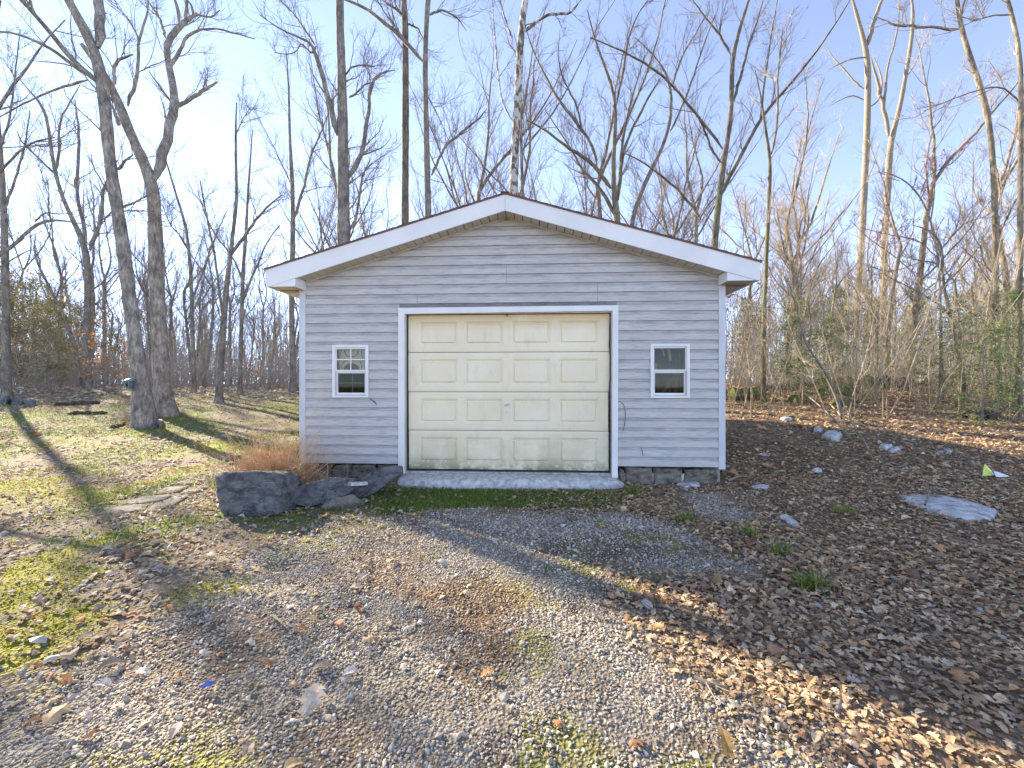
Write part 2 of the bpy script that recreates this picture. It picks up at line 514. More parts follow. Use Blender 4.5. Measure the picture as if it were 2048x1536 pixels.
OPEN = [(-1.47, 1.47, -1, 2.34), (-2.39, -1.90, 1.165, 1.867), (1.912, 2.408, 1.165, 1.86)]
def prof(k, z):       # how far the dutch-lap face stands proud at height z of course k
    f = (z - (SB + k * CRS)) / CRS
    if f < .04: return .021
    if f < .60: return .0205 - .0102 * f
    if f < .72: return .0144 - (f - .60) / .12 * .0105
    return .0039 - (f - .72) * .004
def board(k, ua, ub, z0, z1, clipslope):
    """a lap board from ua to ub, between heights z0 and z1; ua/ub limited by the gable when clipslope"""
    zs = sorted(set([z0, z1] + [SB + (k + q) * CRS for q in (.04, .60, .72) if z0 < SB + (k + q) * CRS < z1]))
    rows = []
    for z in zs:
        lim = (PK - .006 - z) / SL if clipslope else 9
        a_, b_ = max(ua, -lim), min(ub, lim)
        if b_ - a_ < .012:
            mid = (a_ + b_) / 2; a_, b_ = mid - .006, mid + .006
        rows.append((z, a_, b_, prof(k, z)))
    vs = []
    for z, a_, b_, o_ in rows: vs += [(a_, -o_, z), (b_, -o_, z), (a_, -.0005, z), (b_, -.0005, z)]
    fs = []
    for i in range(len(rows) - 1):
        q = 4 * i; r = q + 4
        fs += [(q, q + 1, r + 1, r), (q + 2, r + 2, r + 3, q + 3), (q, r, r + 2, q + 2), (q + 1, q + 3, r + 3, r + 1)]
    e = 4 * (len(rows) - 1)
    fs += [(0, 2, 3, 1), (e, e + 1, e + 3, e + 2)]
    a = Acc(); a.add(vs, fs); return a
ncr = int((PK - SB) / CRS)
seams = {13: [-1.22], 14: [], 15: [], 16: [], 17: [-1.22], 18: [-1.22, 1.21], 19: [1.21], 20: [0.0], 21: [0.0], 22: []}
seams = {16: [-1.22], 17: [-1.22, 1.215], 18: [1.215], 19: [0.0], 20: [0.0]}
E_ = WU - .085
for k in range(ncr + 1):
    z0 = SB + k * CRS; z1 = min(z0 + CRS - .0045, PK - .03)
    if z1 - z0 < .02: continue
    cuts = [-E_] + seams.get(k, []) + [E_]
    if z0 > 2.62: cuts[0], cuts[-1] = -WU, WU
    segs = [(cuts[i] + .002, cuts[i + 1] - .002, z0, z1) for i in range(len(cuts) - 1)]
    for (oa, ob, oz0, oz1) in OPEN:
        ns = []
        for (a_, b_, y0, y1) in segs:
            if oz1 <= y0 + .004 or oz0 >= y1 - .004 or ob <= a_ or oa >= b_:
                ns.append((a_, b_, y0, y1)); continue
            if oa > a_: ns.append((a_, oa, y0, y1))
            if ob < b_: ns.append((ob, b_, y0, y1))
            if oz1 < y1 - .008: ns.append((oa, ob, oz1, y1))
            if oz0 > y0 + .012: ns.append((oa, ob, y0, oz0))
        segs = ns
    for (a_, b_, y0, y1) in segs:
        if b_ - a_ < .01: continue
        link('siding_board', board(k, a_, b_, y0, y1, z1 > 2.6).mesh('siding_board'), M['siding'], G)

# the wall behind the boards, with its three openings
def sheath(u0, u1, z0, z1):
    boxobj('wall_sheathing', M['inside'], G, u0, u1, 0.0, .09, z0, z1)
sheath(-WU + .005, -2.36, SB, 2.63); sheath(-2.36, -1.93, SB, 1.19); sheath(-2.36, -1.93, 1.845, 2.63); sheath(-1.93, -1.42, SB, 2.63)
sheath(1.42, 1.94, SB, 2.63); sheath(1.94, 2.38, SB, 1.19); sheath(1.94, 2.38, 1.84, 2.63); sheath(2.38, WU - .005, SB, 2.63)
sheath(-1.42, 1.42, 2.325, 2.63)
a = Acc(); gu = (PK - 2.632) / SL
a.add([(-gu, 0, 2.632), (gu, 0, 2.632), (0, 0, PK), (-gu, .09, 2.632), (gu, .09, 2.632), (0, .09, PK)], [(0, 1, 2), (3, 5, 4)])
a.add([(-gu, 0, 2.632), (gu, 0, 2.632), (0, 0, PK), (-gu, .09, 2.632), (gu, .09, 2.632), (0, .09, PK)], [(0, 3, 4, 1), (1, 4, 5, 2), (2, 5, 3, 0)])
link('gable_sheathing', a.mesh('gable_sheathing'), M['inside'], G)
# side and back walls
for s in (-1, 1):
    a = Acc()
    for k in range(19):
        z0 = SB + k * CRS; zz = [z0, z0 + .6 * CRS, z0 + .72 * CRS, z0 + CRS - .0035]; oo = [.017, .0144, .004, .003]
        for i in range(3):
            x0, x1 = s * (WU - .02 + oo[i]), s * (WU - .02 + oo[i + 1])
            a.add([(x0, .085, zz[i]), (x0, LEN - .09, zz[i]), (x1, LEN - .09, zz[i + 1]), (x1, .085, zz[i + 1])], [(0, 1, 2, 3)])
        a.add([(s * (WU - .02), .085, z0), (s * (WU - .02), LEN - .09, z0), (s * (WU - .003), LEN - .09, z0), (s * (WU - .003), .085, z0)], [(0, 1, 2, 3)])
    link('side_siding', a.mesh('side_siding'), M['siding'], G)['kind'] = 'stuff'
    x0, x1 = sorted((s * (WU - .021), s * (WU - .1)))
    boxobj('side_wall', M['inside'], G, x0, x1, .092, LEN - .092, 0, 2.66)
    # foundation under the side
    x0, x1 = sorted((s * (WU - .03), s * (WU - .25)))
    boxobj('foundation_side', M['concrete'], G, x0, x1, .3, LEN, -.3, SB - .01)
    # corner posts
    for (v0, v1) in ((-.022, .085), (LEN - .085, LEN + .022)):
        a = Acc(); x0, x1 = sorted((s * (WU - .085), s * (WU + .004)))
        box(a, x0, x1, v0, v1, SB - .03, 2.64)
        o = link('corner_post', a.mesh('corner_post'), M['post'], G); b = o.modifiers.new('b', 'BEVEL'); b.width = .006; b.segments = 2
a = Acc()
a.add([(-WU, LEN, 0), (WU, LEN, 0), (WU, LEN, 2.66), (0, LEN, PK), (-WU, LEN, 2.66)], [(0, 1, 2, 4)]); a.add([(-WU, LEN, 2.66), (WU, LEN, 2.66), (0, LEN, PK)], [(0, 1, 2)])
a.add([(-WU, LEN - .09, 0), (WU, LEN - .09, 0), (WU, LEN - .09, 2.66), (-WU, LEN - .09, 2.66)], [(0, 1, 2, 3)])
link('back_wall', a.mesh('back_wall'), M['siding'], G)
boxobj('floor_slab', M['concrete'], G, -WU + .1, WU - .1, .05, LEN - .1, 0.02, .145)

# roof: deck, shingle courses, ridge cap, fascia, soffit, returns
OV = .26; EU = 3.16
FT, FB = 3.777, PK - .004                      # fascia top and bottom on the centre line
def rakeobj(name, mat, s, u0, u1, v0, v1, zt, zb, slope=.2905, slb=SL, vert=True, **kw):
    a = Acc(); P = []
    ua, ub = s * u0, s * u1
    za0, za1 = zb - slb * u0, zt - slope * u0
    zb0, zb1 = zb - slb * u1, zt - slope * u1
    P = [(ua, v0, za0), (ub, v0, zb0), (ub, v1, zb0), (ua, v1, za0), (ua, v0, za1), (ub, v0, zb1), (ub, v1, zb1), (ua, v1, za1)]
    hexa(a, P); return link(name, a.mesh(name), mat, G, **kw)
for s in (-1, 1):
    rakeobj('fascia_board', M['white'], s, .0015, EU, -OV - .02, -OV, FT, FB)
    rakeobj('fascia_board', M['white'], s, .0015, EU, LEN + OV, LEN + OV + .02, FT, FB)
    rakeobj('roof_deck', M['inside'], s, 0.0, EU - .02, -OV + .001, LEN + OV - .001, FT - .012, FT - .03, slb=.2905)
    rakeobj('drip_edge', M['drip'], s, 0.0, EU + .035, -OV - .035, -OV + .05, FT + .012, FT + .001, slb=.2905)
    # eave fascia
    x0, x1 = sorted((s * EU, s * (EU + .02)))
    boxobj('eave_fascia', M['white'], G, x0, x1, -OV - .02, LEN + OV + .02, FB - SL * EU + .002, FT - .2905 * EU - .001)
    # shingle courses: each course laps the one below
    ncs = 23; cw = (EU + .04) / ncs
    for i in range(ncs):
        u1 = EU + .04 - i * cw; u0 = max(u1 - cw - .03, 0.0)
        a = Acc(); n = 40
        vv = np.linspace(-OV - .04, LEN + OV + .04, n + 1)
        lo = FT + .014 - .2905 * u1; hi = FT + .014 - .2905 * u0
        for j in range(n):
            th_ = .009 + .004 * random.random()
            e_ = s * (u1 + .004 * (random.random() - .5))
            a.add([(e_, vv[j], lo), (e_, vv[j + 1] - .004, lo), (s * u0, vv[j + 1] - .004, hi), (s * u0, vv[j], hi),
                   (e_, vv[j], lo + th_), (e_, vv[j + 1] - .004, lo + th_), (s * u0, vv[j + 1] - .004, hi + .004), (s * u0, vv[j], hi + .004)], _BF)
        link('shingle_course', a.mesh('shingle_course'), M['shingle'], G)['kind'] = 'stuff'
    # rake soffit: short slats between the fascia and the wall
    nsl = 25; du = (2.775 - .004) / nsl
    for i in range(nsl):
        u0, u1 = .004 + i * du, .004 + (i + 1) * du - .010
        dz = random.uniform(-.0015, .0015) + (-.006 if (s < 0 and i in (9, 10, 11)) else 0)
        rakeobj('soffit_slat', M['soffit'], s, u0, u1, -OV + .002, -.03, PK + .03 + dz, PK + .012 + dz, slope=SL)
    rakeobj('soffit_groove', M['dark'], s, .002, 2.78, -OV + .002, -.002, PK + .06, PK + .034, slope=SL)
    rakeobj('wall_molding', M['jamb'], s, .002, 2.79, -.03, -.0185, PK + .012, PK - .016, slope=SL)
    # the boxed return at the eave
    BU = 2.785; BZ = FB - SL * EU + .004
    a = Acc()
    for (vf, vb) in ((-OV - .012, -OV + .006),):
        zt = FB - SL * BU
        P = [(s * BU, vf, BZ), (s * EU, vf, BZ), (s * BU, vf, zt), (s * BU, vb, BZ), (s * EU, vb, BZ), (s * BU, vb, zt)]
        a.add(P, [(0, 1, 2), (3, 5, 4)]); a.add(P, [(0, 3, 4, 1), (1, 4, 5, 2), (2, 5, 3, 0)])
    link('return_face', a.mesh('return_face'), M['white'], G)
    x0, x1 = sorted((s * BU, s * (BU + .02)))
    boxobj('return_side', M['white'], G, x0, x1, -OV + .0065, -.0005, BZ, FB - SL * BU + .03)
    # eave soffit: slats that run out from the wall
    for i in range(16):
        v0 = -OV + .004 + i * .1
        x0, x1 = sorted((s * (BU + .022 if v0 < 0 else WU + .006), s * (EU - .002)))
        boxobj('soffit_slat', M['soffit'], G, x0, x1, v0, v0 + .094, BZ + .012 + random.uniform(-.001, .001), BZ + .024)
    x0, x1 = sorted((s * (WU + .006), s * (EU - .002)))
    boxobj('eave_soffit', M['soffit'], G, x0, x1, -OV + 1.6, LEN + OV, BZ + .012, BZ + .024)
boxobj('ridge_cap', M['shingle'], G, -.06, .06, -OV - .05, LEN + OV + .05, FT + .012, FT + .032, bevel=.01)

# door opening: trim, jambs, seal
M['trimdoor'] = M['white']
a = Acc(); box(a, -1.478, -1.395, -.030, .0, .12, 2.378)
link('door_trim', a.mesh('door_trim'), M['white'], G)
a = Acc(); hexa(a, [(1.405, -.03, .10), (1.478, -.03, .10), (1.478, 0, .10), (1.405, 0, .10), (1.412, -.03, 2.385), (1.488, -.03, 2.385), (1.488, 0, 2.385), (1.412, 0, 2.385)])
link('door_trim', a.mesh('door_trim'), M['white'], G)
a = Acc(); hexa(a, [(-1.394, -.0295, 2.296), (1.411, -.0295, 2.312), (1.411, 0, 2.312), (-1.394, 0, 2.296), (-1.394, -.0295, 2.377), (1.411, -.0295, 2.384), (1.411, 0, 2.384), (-1.394, 0, 2.377)])
link('door_trim', a.mesh('door_trim'), M['white'], G)
boxobj('door_jamb', M['jamb'], G, -1.44, -1.380, .001, .13, .13, 2.32)
boxobj('door_jamb', M['jamb'], G, 1.397, 1.44, .001, .13, .13, 2.32)
boxobj('door_jamb', M['jamb'], G, -1.379, 1.396, .001, .13, 2.294, 2.34)
a = Acc(); vv = [(x, y) for x in (-1.379, -1.366) for y in (.03, .045)]
boxobj('side_seal', M['seal'], G, -1.379, -1.366, .032, .05, .15, 2.293)
a = Acc(); zz = np.linspace(.15, 2.293, 26); P = np.stack([1.388 + .006 * np.sin(zz * 9) + .003 * np.sin(zz * 23), np.full(26, .034), zz], 1)
tubes(a, P[None], np.full((1, 26), .009), 6); link('side_seal', a.mesh('side_seal'), M['seal'], G)
boxobj('bottom_seal', M['seal'], G, -1.36, 1.385, .035, .09, .145, .163)

def door_mat():
    m, t, p = nt('door_steel')
    base = ramp(t, noise(t, coords(t, (1, 1, 1)), 1.4, 4), [(.3, (.80, .655, .42)), (.7, (.88, .745, .51))])
    tc = t.nodes.new('ShaderNodeTexCoord'); sx = t.nodes.new('ShaderNodeSeparateXYZ'); t.links.new(tc.outputs['Object'], sx.inputs[0])
    def mr(a, b):
        n = t.nodes.new('ShaderNodeMapRange'); n.inputs['From Min'].default_value = a; n.inputs['From Max'].default_value = b
        t.links.new(sx.outputs['Z'], n.inputs['Value']); return n.outputs[0]
    n1 = noise(t, coords(t, (1, 1, .6)), 3.5, 6, .65)
    def m2(a, b, op='MULTIPLY'):
        n = t.nodes.new('ShaderNodeMath'); n.operation = op; n.use_clamp = True
        for i, q in enumerate((a, b)):
            if isinstance(q, float): n.inputs[i].default_value = q
            else: t.links.new(q, n.inputs[i])
        return n.outputs[0]
    top = m2(mr(2.05, 2.27), m2(n1, 2.2))
    base = mixc(t, m2(top, .9), base, (.62, .42, .17))
    # grime
    g2 = ramp(t, noise(t, coords(t, (1, 1, .5)), 9, 6, .7), [(.54, (0, 0, 0)), (.72, (.3, .3, .3))])
    base = mixc(t, g2, base, (.46, .43, .35))
    # algae towards the foot
    alg = m2(mr(.85, .16), ramp(t, n1, [(.34, (0, 0, 0)), (.60, (1, 1, 1))]))
    base = mixc(t, m2(alg, .6), base, (.42, .36, .19))
    foot = m2(mr(.36, .18), ramp(t, noise(t, coords(t, (1, 1, 1)), 7, 5), [(.38, (0, 0, 0)), (.55, (1, 1, 1))]))
    base = mixc(t, m2(foot, .7), base, (.16, .15, .06))
    flake = m2(mr(.33, .27), ramp(t, noise(t, coords(t, (1, 1, 1.4)), 14, 4), [(.60, (0, 0, 0)), (.63, (1, 1, 1))]))
    base = mixc(t, m2(flake, .8), base, (.66, .64, .54))
    t.links.new(base, p.inputs['Base Color']); p.inputs['Roughness'].default_value = .5
    bump(t, p, noise(t, coords(t, (1, 1, 1)), 120, 3), .0008, .3)
    return m
M['door'] = door_mat()
DU0, DU1 = -1.362, 1.384
zlines = [.168, .704, 1.232, 1.775, 2.29]     # joints
panels_u = [(-1.215, -.675), (-.585, -.045), (.06, .60), (.70, 1.245)]
def pz(i):
    z0, z1 = zlines[i], zlines[i + 1]
    return z0 + .09, z1 - .092
GR, RAI = .017, .002
def dent(i, u, z):
    d = 0.0
    if i == 0:
        d += .020 * math.exp(-((u - .64 - .25 * (z - .4)) / .06) ** 2) * (1 - math.exp(-((z - .7) / .12) ** 2))
        d += .012 * math.exp(-(((u - 1.15) / .10) ** 2 + ((z - .55) / .12) ** 2))
        d -= .010 * math.exp(-(((u - 1.0) / .2) ** 2 + ((z - .22) / .05) ** 2))
        d += .014 * math.exp(-(((u + .88) / .025) ** 2 + ((z - .57) / .10) ** 2))
        d += .010 * math.exp(-(((u + 1.05) / .12) ** 2 + ((z - .25) / .07) ** 2))
        d += .004 * math.sin(u * 9 + z * 5) * (z < .5)
    if i == 1:
        d += .016 * math.exp(-(((u - 1.29) / .07) ** 2)) * sstep(1.22, .95, z)
        d += .012 * math.exp(-(((u - 1.2) / .05) ** 2 + ((z - .78) / .14) ** 2))
        d += .008 * math.exp(-(((u + .88) / .02) ** 2 + ((z - .72) / .07) ** 2))
        d -= .006 * math.exp(-(((u + 1.24 - .25 * (z - 1.2)) / .03) ** 2)) * sstep(1.0, 1.2, z)
    return d
def relief(u, z, r):
    e = min(u - r[0], r[1] - u, z - r[2], r[3] - z)
    if e <= 0: return 0.0
    if e < .034: return GR * e / .034
    if e < .040: return GR
    if e < .052: return GR - (GR + RAI) * (e - .040) / .012
    return -RAI
for i in range(4):
    z0, z1 = zlines[i] + .004, zlines[i + 1] - .0035
    a_, b_ = DU0, DU1
    shift = {0: (.008, -.012), 1: (.004, -.016), 2: (0, 0), 3: (0, 0)}[i]
    a_ += shift[0]; b_ += shift[1]
    q0, q1 = pz(i)
    us = set(np.linspace(a_, b_, 61).round(4)); zs = set(np.linspace(z0, z1, 17).round(4))
    for (p0, p1) in panels_u:
        for e in (0, .034, .040, .052): us |= {round(p0 + e, 4), round(p1 - e, 4)}
    for e in (0, .034, .040, .052): zs |= {round(q0 + e, 4), round(q1 - e, 4)}
    us = sorted(us); zs = sorted(zs)
    def Hh(u, z):
        h = 0
        for (p0, p1) in panels_u: h += relief(u, z, (p0, p1, q0, q1))
        edge = min(z - z0, z1 - z)
        if edge < .006: h += .004 * (1 - edge / .006)
        return .055 + h + dent(i, u, z)
    accs = {}
    V = np.array([[(u, Hh(u, z), z) for u in us] for z in zs])
    nu = len(us)
    fs = {k: [] for k in range(-1, 4)}
    for jz in range(len(zs) - 1):
        for ju in range(nu - 1):
            cu, cz = (us[ju] + us[ju + 1]) / 2, (zs[jz] + zs[jz + 1]) / 2
            k = -1
            if q0 < cz < q1:
                for kk, (p0, p1) in enumerate(panels_u):
                    if p0 < cu < p1: k = kk
            b0 = jz * nu + ju
            fs[k].append((b0, b0 + 1, b0 + nu + 1, b0 + nu))
    def sub(faces, back=False):
        fa = np.array(faces); u_, inv = np.unique(fa, return_inverse=True)
        a = Acc(); a.add(V.reshape(-1, 3)[u_], inv.reshape(fa.shape))
        return a
    a = sub(fs[-1])
    box(a, a_ + .001, b_ - .001, .075, .095, z0 + .001, z1 - .001)
    for (x0, x1) in ((a_, a_ + .0008), (b_ - .0008, b_)): box(a, x0, x1, .06, .095, z0, z1)
    for (y0, y1) in ((z0, z0 + .0008), (z1 - .0008, z1)): box(a, a_, b_, .061, .095, y0, y1)
    sec = link('door_section', a.mesh('door_section', False), M['door'], G)
    for kk in range(4):
        link('raised_panel', sub(fs[kk]).mesh('raised_panel', False), M['door'], sec)
    if i == 1:
        a = Acc(); th = np.linspace(0, 2 * np.pi, 19)[:-1]
        # keyhole cover: slanted oval plate and round lock
        ang = R_(20)
        ox = .034 * np.cos(th); oz = .011 * np.sin(th)
        P = np.stack([.005 + ox * math.cos(ang) - oz * math.sin(ang), np.full(18, .046), 1.055 + ox * math.sin(ang) + oz * math.cos(ang)], 1)
        Pc = np.concatenate([P, P[:1]]); tubes(a, Pc[None], np.full((1, 19), .0042), 6)
        link('handle', a.mesh('handle', True), M['brass'], sec)
        a = Acc(); P = np.array([[(0.004, y, .962) for y in (.056, .042, .041)]], float)
        tubes(a, P, np.array([[.019, .019, .001]]), 18); link('lock', a.mesh('lock', False), M['white'], sec)
        a = Acc(); box(a, .001, .007, .0395, .0415, .953, .966); link('keyhole', a.mesh('keyhole'), M['dark'], sec)
# bracket above the door
a = Acc(); P = np.array([[(-.0, .02, 2.30), (.0, .015, 2.275), (.006, .01, 2.262), (.016, .012, 2.270)]]); tubes(a, P, np.full((1, 4), .008), 8)
link('pull_cord_eye', a.mesh('pull_cord_eye'), M['seal'], G)

# windows
def glass_mat(name, tint, refl):
    m, t, p = nt(name)
    out = t.nodes['Material Output']
    tr = t.nodes.new('ShaderNodeBsdfTransparent'); tr.inputs[0].default_value = (*tint, 1)
    gl = t.nodes.new('ShaderNodeBsdfGlossy'); gl.inputs['Roughness'].default_value = .04
    gl.inputs['Color'].default_value = (.9, .85, .75, 1)  # warm tint painted into the gloss, standing in for mirrored woods
    lw = t.nodes.new('ShaderNodeFresnel'); lw.inputs['IOR'].default_value = refl
    mx = t.nodes.new('ShaderNodeMixShader')
    t.links.new(lw.outputs[0], mx.inputs[0]); t.links.new(tr.outputs[0], mx.inputs[1]); t.links.new(gl.outputs[0], mx.inputs[2])
    t.links.new(mx.outputs[0], out.inputs['Surface']); t.nodes.remove(p)
    return m
M['glass'] = glass_mat('window_glass', (.85, .85, .82), 1.3)
M['screen_glass'] = glass_mat('screened_glass', (.55, .55, .53), 1.3)
def window(u0, u1, z0, z1, grid, label):
    a = Acc(); w_ = .038; pr = -.034
    for b_ in ((u0, u0 + w_, z0, z1), (u1 - w_, u1, z0, z1), (u0 + w_, u1 - w_, z1 - w_, z1), (u0 + w_, u1 - w_, z0, z0 + .028)):
        box(a, b_[0], b_[1], pr, .0, b_[2], b_[3])
    fr = link('window', a.mesh('window_frame'), M['white'], G, label=label)
    mod = fr.modifiers.new('b', 'BEVEL'); mod.width = .003; mod.segments = 1
    iu0, iu1, iz0, iz1 = u0 + w_, u1 - w_, z0 + .028, z1 - w_
    zm = (z0 + z1) / 2 + .012
    s_ = .026
    for (a0, a1, vv) in ((zm - .02, iz1, -.012), (iz0, zm - .0205, .006)):
        a = Acc(); si = s_ if a0 < zm - .1 else .014
        bot = s_ if a0 > zm - .1 else .038
        for b_ in ((iu0, iu0 + si, a0, a1), (iu1 - si, iu1, a0, a1), (iu0 + si, iu1 - si, a1 - .02, a1), (iu0 + si, iu1 - si, a0, a0 + bot)):
            box(a, b_[0], b_[1], vv, vv + .022, b_[2], b_[3])
        link('sash', a.mesh('sash'), M['white'], fr)
        g0, g1, h0, h1 = iu0 + si, iu1 - si, a0 + bot, a1 - .02
        boxobj('pane', M['glass'] if a0 > zm - .1 else M['screen_glass'], fr, g0, g1, vv + .009, vv + .013, h0, h1)
        if grid:
            cu, cz = (g0 + g1) / 2 + (0 if a0 > zm - .1 else .01), (h0 + h1) / 2
            boxobj('muntin', M['white'], fr, cu - .007, cu + .007, (vv - .001 if a0 > zm - .1 else vv + .015), (vv + .007 if a0 > zm - .1 else vv + .021), h0, h1)
            boxobj('muntin', M['white'], fr, g0, cu - .0072, (vv - .001 if a0 > zm - .1 else vv + .015), (vv + .007 if a0 > zm - .1 else vv + .021), cz - .007, cz + .007)
            boxobj('muntin', M['white'], fr, cu + .0072, g1, (vv - .001 if a0 > zm - .1 else vv + .015), (vv + .007 if a0 > zm - .1 else vv + .021), cz - .007, cz + .007)
    return fr
window(-2.40, -1.895, 1.154, 1.878, True, 'window with white grid bars and patterned curtain')
window(1.907, 2.413, 1.155, 1.871, False, 'plain two pane window without grid bars')

# curtain behind the gridded window
M['cloth'] = simple('cream_cloth', (.74, .66, .50), (.80, .73, .57), 8, (1, 1, .3), .9)
M['black_line'] = simple('black_print', (.02, .02, .02), (.035, .03, .03), 8, rough=.9)
M['greycloth'] = simple('grey_print', (.14, .125, .13), (.2, .18, .18), 8, rough=.9)
cur = empty('curtain', L2W(0, 0), 'cream curtain printed with black curves behind the upper sash of gridded window', 'curtain', rz=-TH)
a = Acc(); uu = np.linspace(-2.37, -1.925, 40); zz = np.linspace(1.50, 1.86, 8)
V = np.array([[(u, .072 + .006 * math.sin(u * 60), z) for u in uu] for z in zz]); idx = np.arange(320).reshape(8, 40)
a.add(V, np.stack([idx[:-1, :-1], idx[:-1, 1:], idx[1:, 1:], idx[1:, :-1]], -1).reshape(-1, 4))
co = link('cloth', a.mesh('curtain_cloth', True), M['cloth'], cur)
def wpx(px, py):   # a picture point on the curtain
    aa = (px - 1024) / FPX; v = .062
    u = (aa * (GO.y + v * cT) - GO.x - v * sT) / (cT + aa * sT); tt = GO.y - u * sT + v * cT
    return (u, .063, CAM_H - (py - 768) / FPX * tt)
def zp(q): return [(580 + x / 8.533, 650 + y / 8.533) for x, y in q]
for q in ([(930, 420), (925, 470), (960, 520), (1030, 545), (1110, 535), (1150, 490), (1165, 445)], [(880, 420), (860, 500), (830, 570)],
          [(1215, 450), (1225, 520), (1235, 580)], [(960, 605), (900, 640), (880, 690), (890, 755)], [(1180, 610), (1215, 650), (1222, 730)], [(820, 640), (835, 700), (840, 760)]):
    P = resample([wpx(*k) for k in zp(q)], 14); a = Acc(); tubes(a, P[None], np.full((1, 14), .0032), 5)
    link('printed_curve', a.mesh('printed_curve'), M['black_line'], cur)
a = Acc(); c_ = np.array([wpx(580 + (1048 + 128 * math.cos(t_)) / 8.533, 650 + (758 - 105 * math.sin(t_)) / 8.533) for t_ in np.linspace(0, math.pi, 16)])
a.add(np.concatenate([c_, c_ + [0, .004, 0]]), [(i, i + 1, 17 + i, 16 + i) for i in range(15)])
ctr = c_.mean(0); a.add(np.concatenate([c_, [ctr]]), [(i, i + 1, 16) for i in range(15)] + [(15, 0, 16)])
link('printed_oval', a.mesh('printed_oval'), M['greycloth'], cur)
# lumber stored behind the plain window
lum = empty('stored_lumber', L2W(0, 0), 'rough wooden sticks and boards leaning inside behind the plain window', 'lumber', rz=-TH)
M['lumber'] = simple('lumber', (.42, .32, .17), (.60, .48, .28), 9, (1, 1, .3), .8)
for (x0, z0, x1, z1, w_) in ((1.98, 1.0, 2.30, 1.5, .022), (1.97, 1.2, 2.02, 1.62, .03), (2.28, 1.1, 2.31, 1.5, .03), (2.23, 1.0, 2.20, 1.35, .02), (2.14, 1.72, 2.10, 1.86, .012), (2.22, 1.66, 2.19, 1.9, .022), (2.0, 1.48, 2.25, 1.51, .012)):
    a = Acc(); tubes(a, np.array([[(x0, .16, z0), (x1, .15, z1)]]), np.full((1, 2), w_), 4); link('board', a.mesh('board'), M['lumber'], lum)

# foundation stones under the front
def resample_closed(P, n):
    P = np.asarray(P, float); Q = np.concatenate([P, P[:1]])
    d = np.concatenate([[0], np.cumsum(np.linalg.norm(np.diff(Q, axis=0), axis=1))])
    t_ = np.linspace(0, d[-1], n, endpoint=False)
    return np.stack([np.interp(t_, d, Q[:, 0]), np.interp(t_, d, Q[:, 1])], 1)
def rock_mesh(name, outline, rings, mapf, amp=.02, freq=6, n=44, smooth=False, seed=0, dens_=14):
    """outline in a 2D plane; rings = [(scale, depth)]; mapf(a, b, depth) -> 3D"""
    o = resample_closed(outline, n); c_ = o.mean(0); V = []
    rg = np.array(rings, float); dd_ = np.concatenate([[0], np.cumsum(np.hypot(np.diff(rg[:, 0]) * .5, np.diff(rg[:, 1])) + 1e-6)])
    kk_ = dens_; tt_ = np.linspace(0, dd_[-1], kk_); rings = np.stack([np.interp(tt_, dd_, rg[:, 0]), np.interp(tt_, dd_, rg[:, 1])], 1)
    for sc, dp in rings:
        q = c_ + (o - c_) * sc
        V.append(np.array([mapf(x, y, dp) for x, y in q]))
    V = np.array(V); K = len(rings)
    flat = V.reshape(-1, 3)
    nz = np.stack([fbm3(flat * freq + seed + 11 * j, 5) - .5 for j in range(3)], 1)
    nz = nz + .5 * np.stack([np.round((fbm3(flat * np.array([.6, .6, 2.2]) * freq * .8 + seed + 31 * j, 2) - .5) * 5) / 5 for j in range(3)], 1)
    flat = flat + nz * amp * 2
    idx = np.arange(K * n).reshape(K, n)
    F = np.stack([idx[:-1], np.roll(idx[:-1], -1, 1), np.roll(idx[1:], -1, 1), idx[1:]], -1).reshape(-1, 4)
    a = Acc(); a.add(flat, F)
    e0 = np.concatenate([flat[:n], flat[:n].mean(0, keepdims=True)])
    a.add(e0, [(i, n, (i + 1) % n) for i in range(n)])
    e1 = np.concatenate([flat[-n:], flat[-n:].mean(0, keepdims=True)])
    a.add(e1, [((i + 1) % n, n, i) for i in range(n)])
    return a.mesh(name, smooth)
def stone_mat(name, c0, c1, c2, sc=7):
    m, t, p = nt(name)
    v = coords(t, (1, 1, 1.9))
    f = noise(t, v, sc, 9, .72); c = ramp(t, f, [(.36, c0), (.5, c1), (.66, c2)])
    vo = t.nodes.new('ShaderNodeTexVoronoi'); vo.feature = 'DISTANCE_TO_EDGE'; vo.inputs['Scale'].default_value = 1.7
    nn = t.nodes.new('ShaderNodeTexNoise'); nn.inputs['Scale'].default_value = 6; nn.inputs['Detail'].default_value = 5; t.links.new(v, nn.inputs['Vector'])
    va = t.nodes.new('ShaderNodeMix'); va.data_type = 'VECTOR'; va.inputs[0].default_value = .35; t.links.new(v, va.inputs[4]); t.links.new(nn.outputs['Color'], va.inputs[5])
    t.links.new(va.outputs[1], vo.inputs['Vector'])
    cr = ramp(t, vo.outputs['Distance'], [(0, (.6, .6, .6)), (.012, (1, 1, 1))])
    c = mixc(t, 1.0, c, cr, 'MULTIPLY')
    li = ramp(t, noise(t, v, 24, 5, .7), [(.60, (0, 0, 0)), (.68, (.6, .6, .6))]); c = mixc(t, li, c, tuple(min(1, q * 1.7) for q in c2))
    t.links.new(c, p.inputs['Base Color']); p.inputs['Roughness'].default_value = .92; p.inputs['Specular IOR Level'].default_value = .2
    ad = t.nodes.new('ShaderNodeMath'); ad.operation = 'MULTIPLY_ADD'; ad.inputs[1].default_value = 1.0; t.links.new(noise(t, v, 20, 8, .7), ad.inputs[0]); t.links.new(cr, ad.inputs[2])
    bump(t, p, ad.outputs[0], .02, .9)
    return m
M['stone_dark'] = stone_mat('stone_dark', (.05, .049, .047), (.125, .12, .115), (.21, .205, .19))
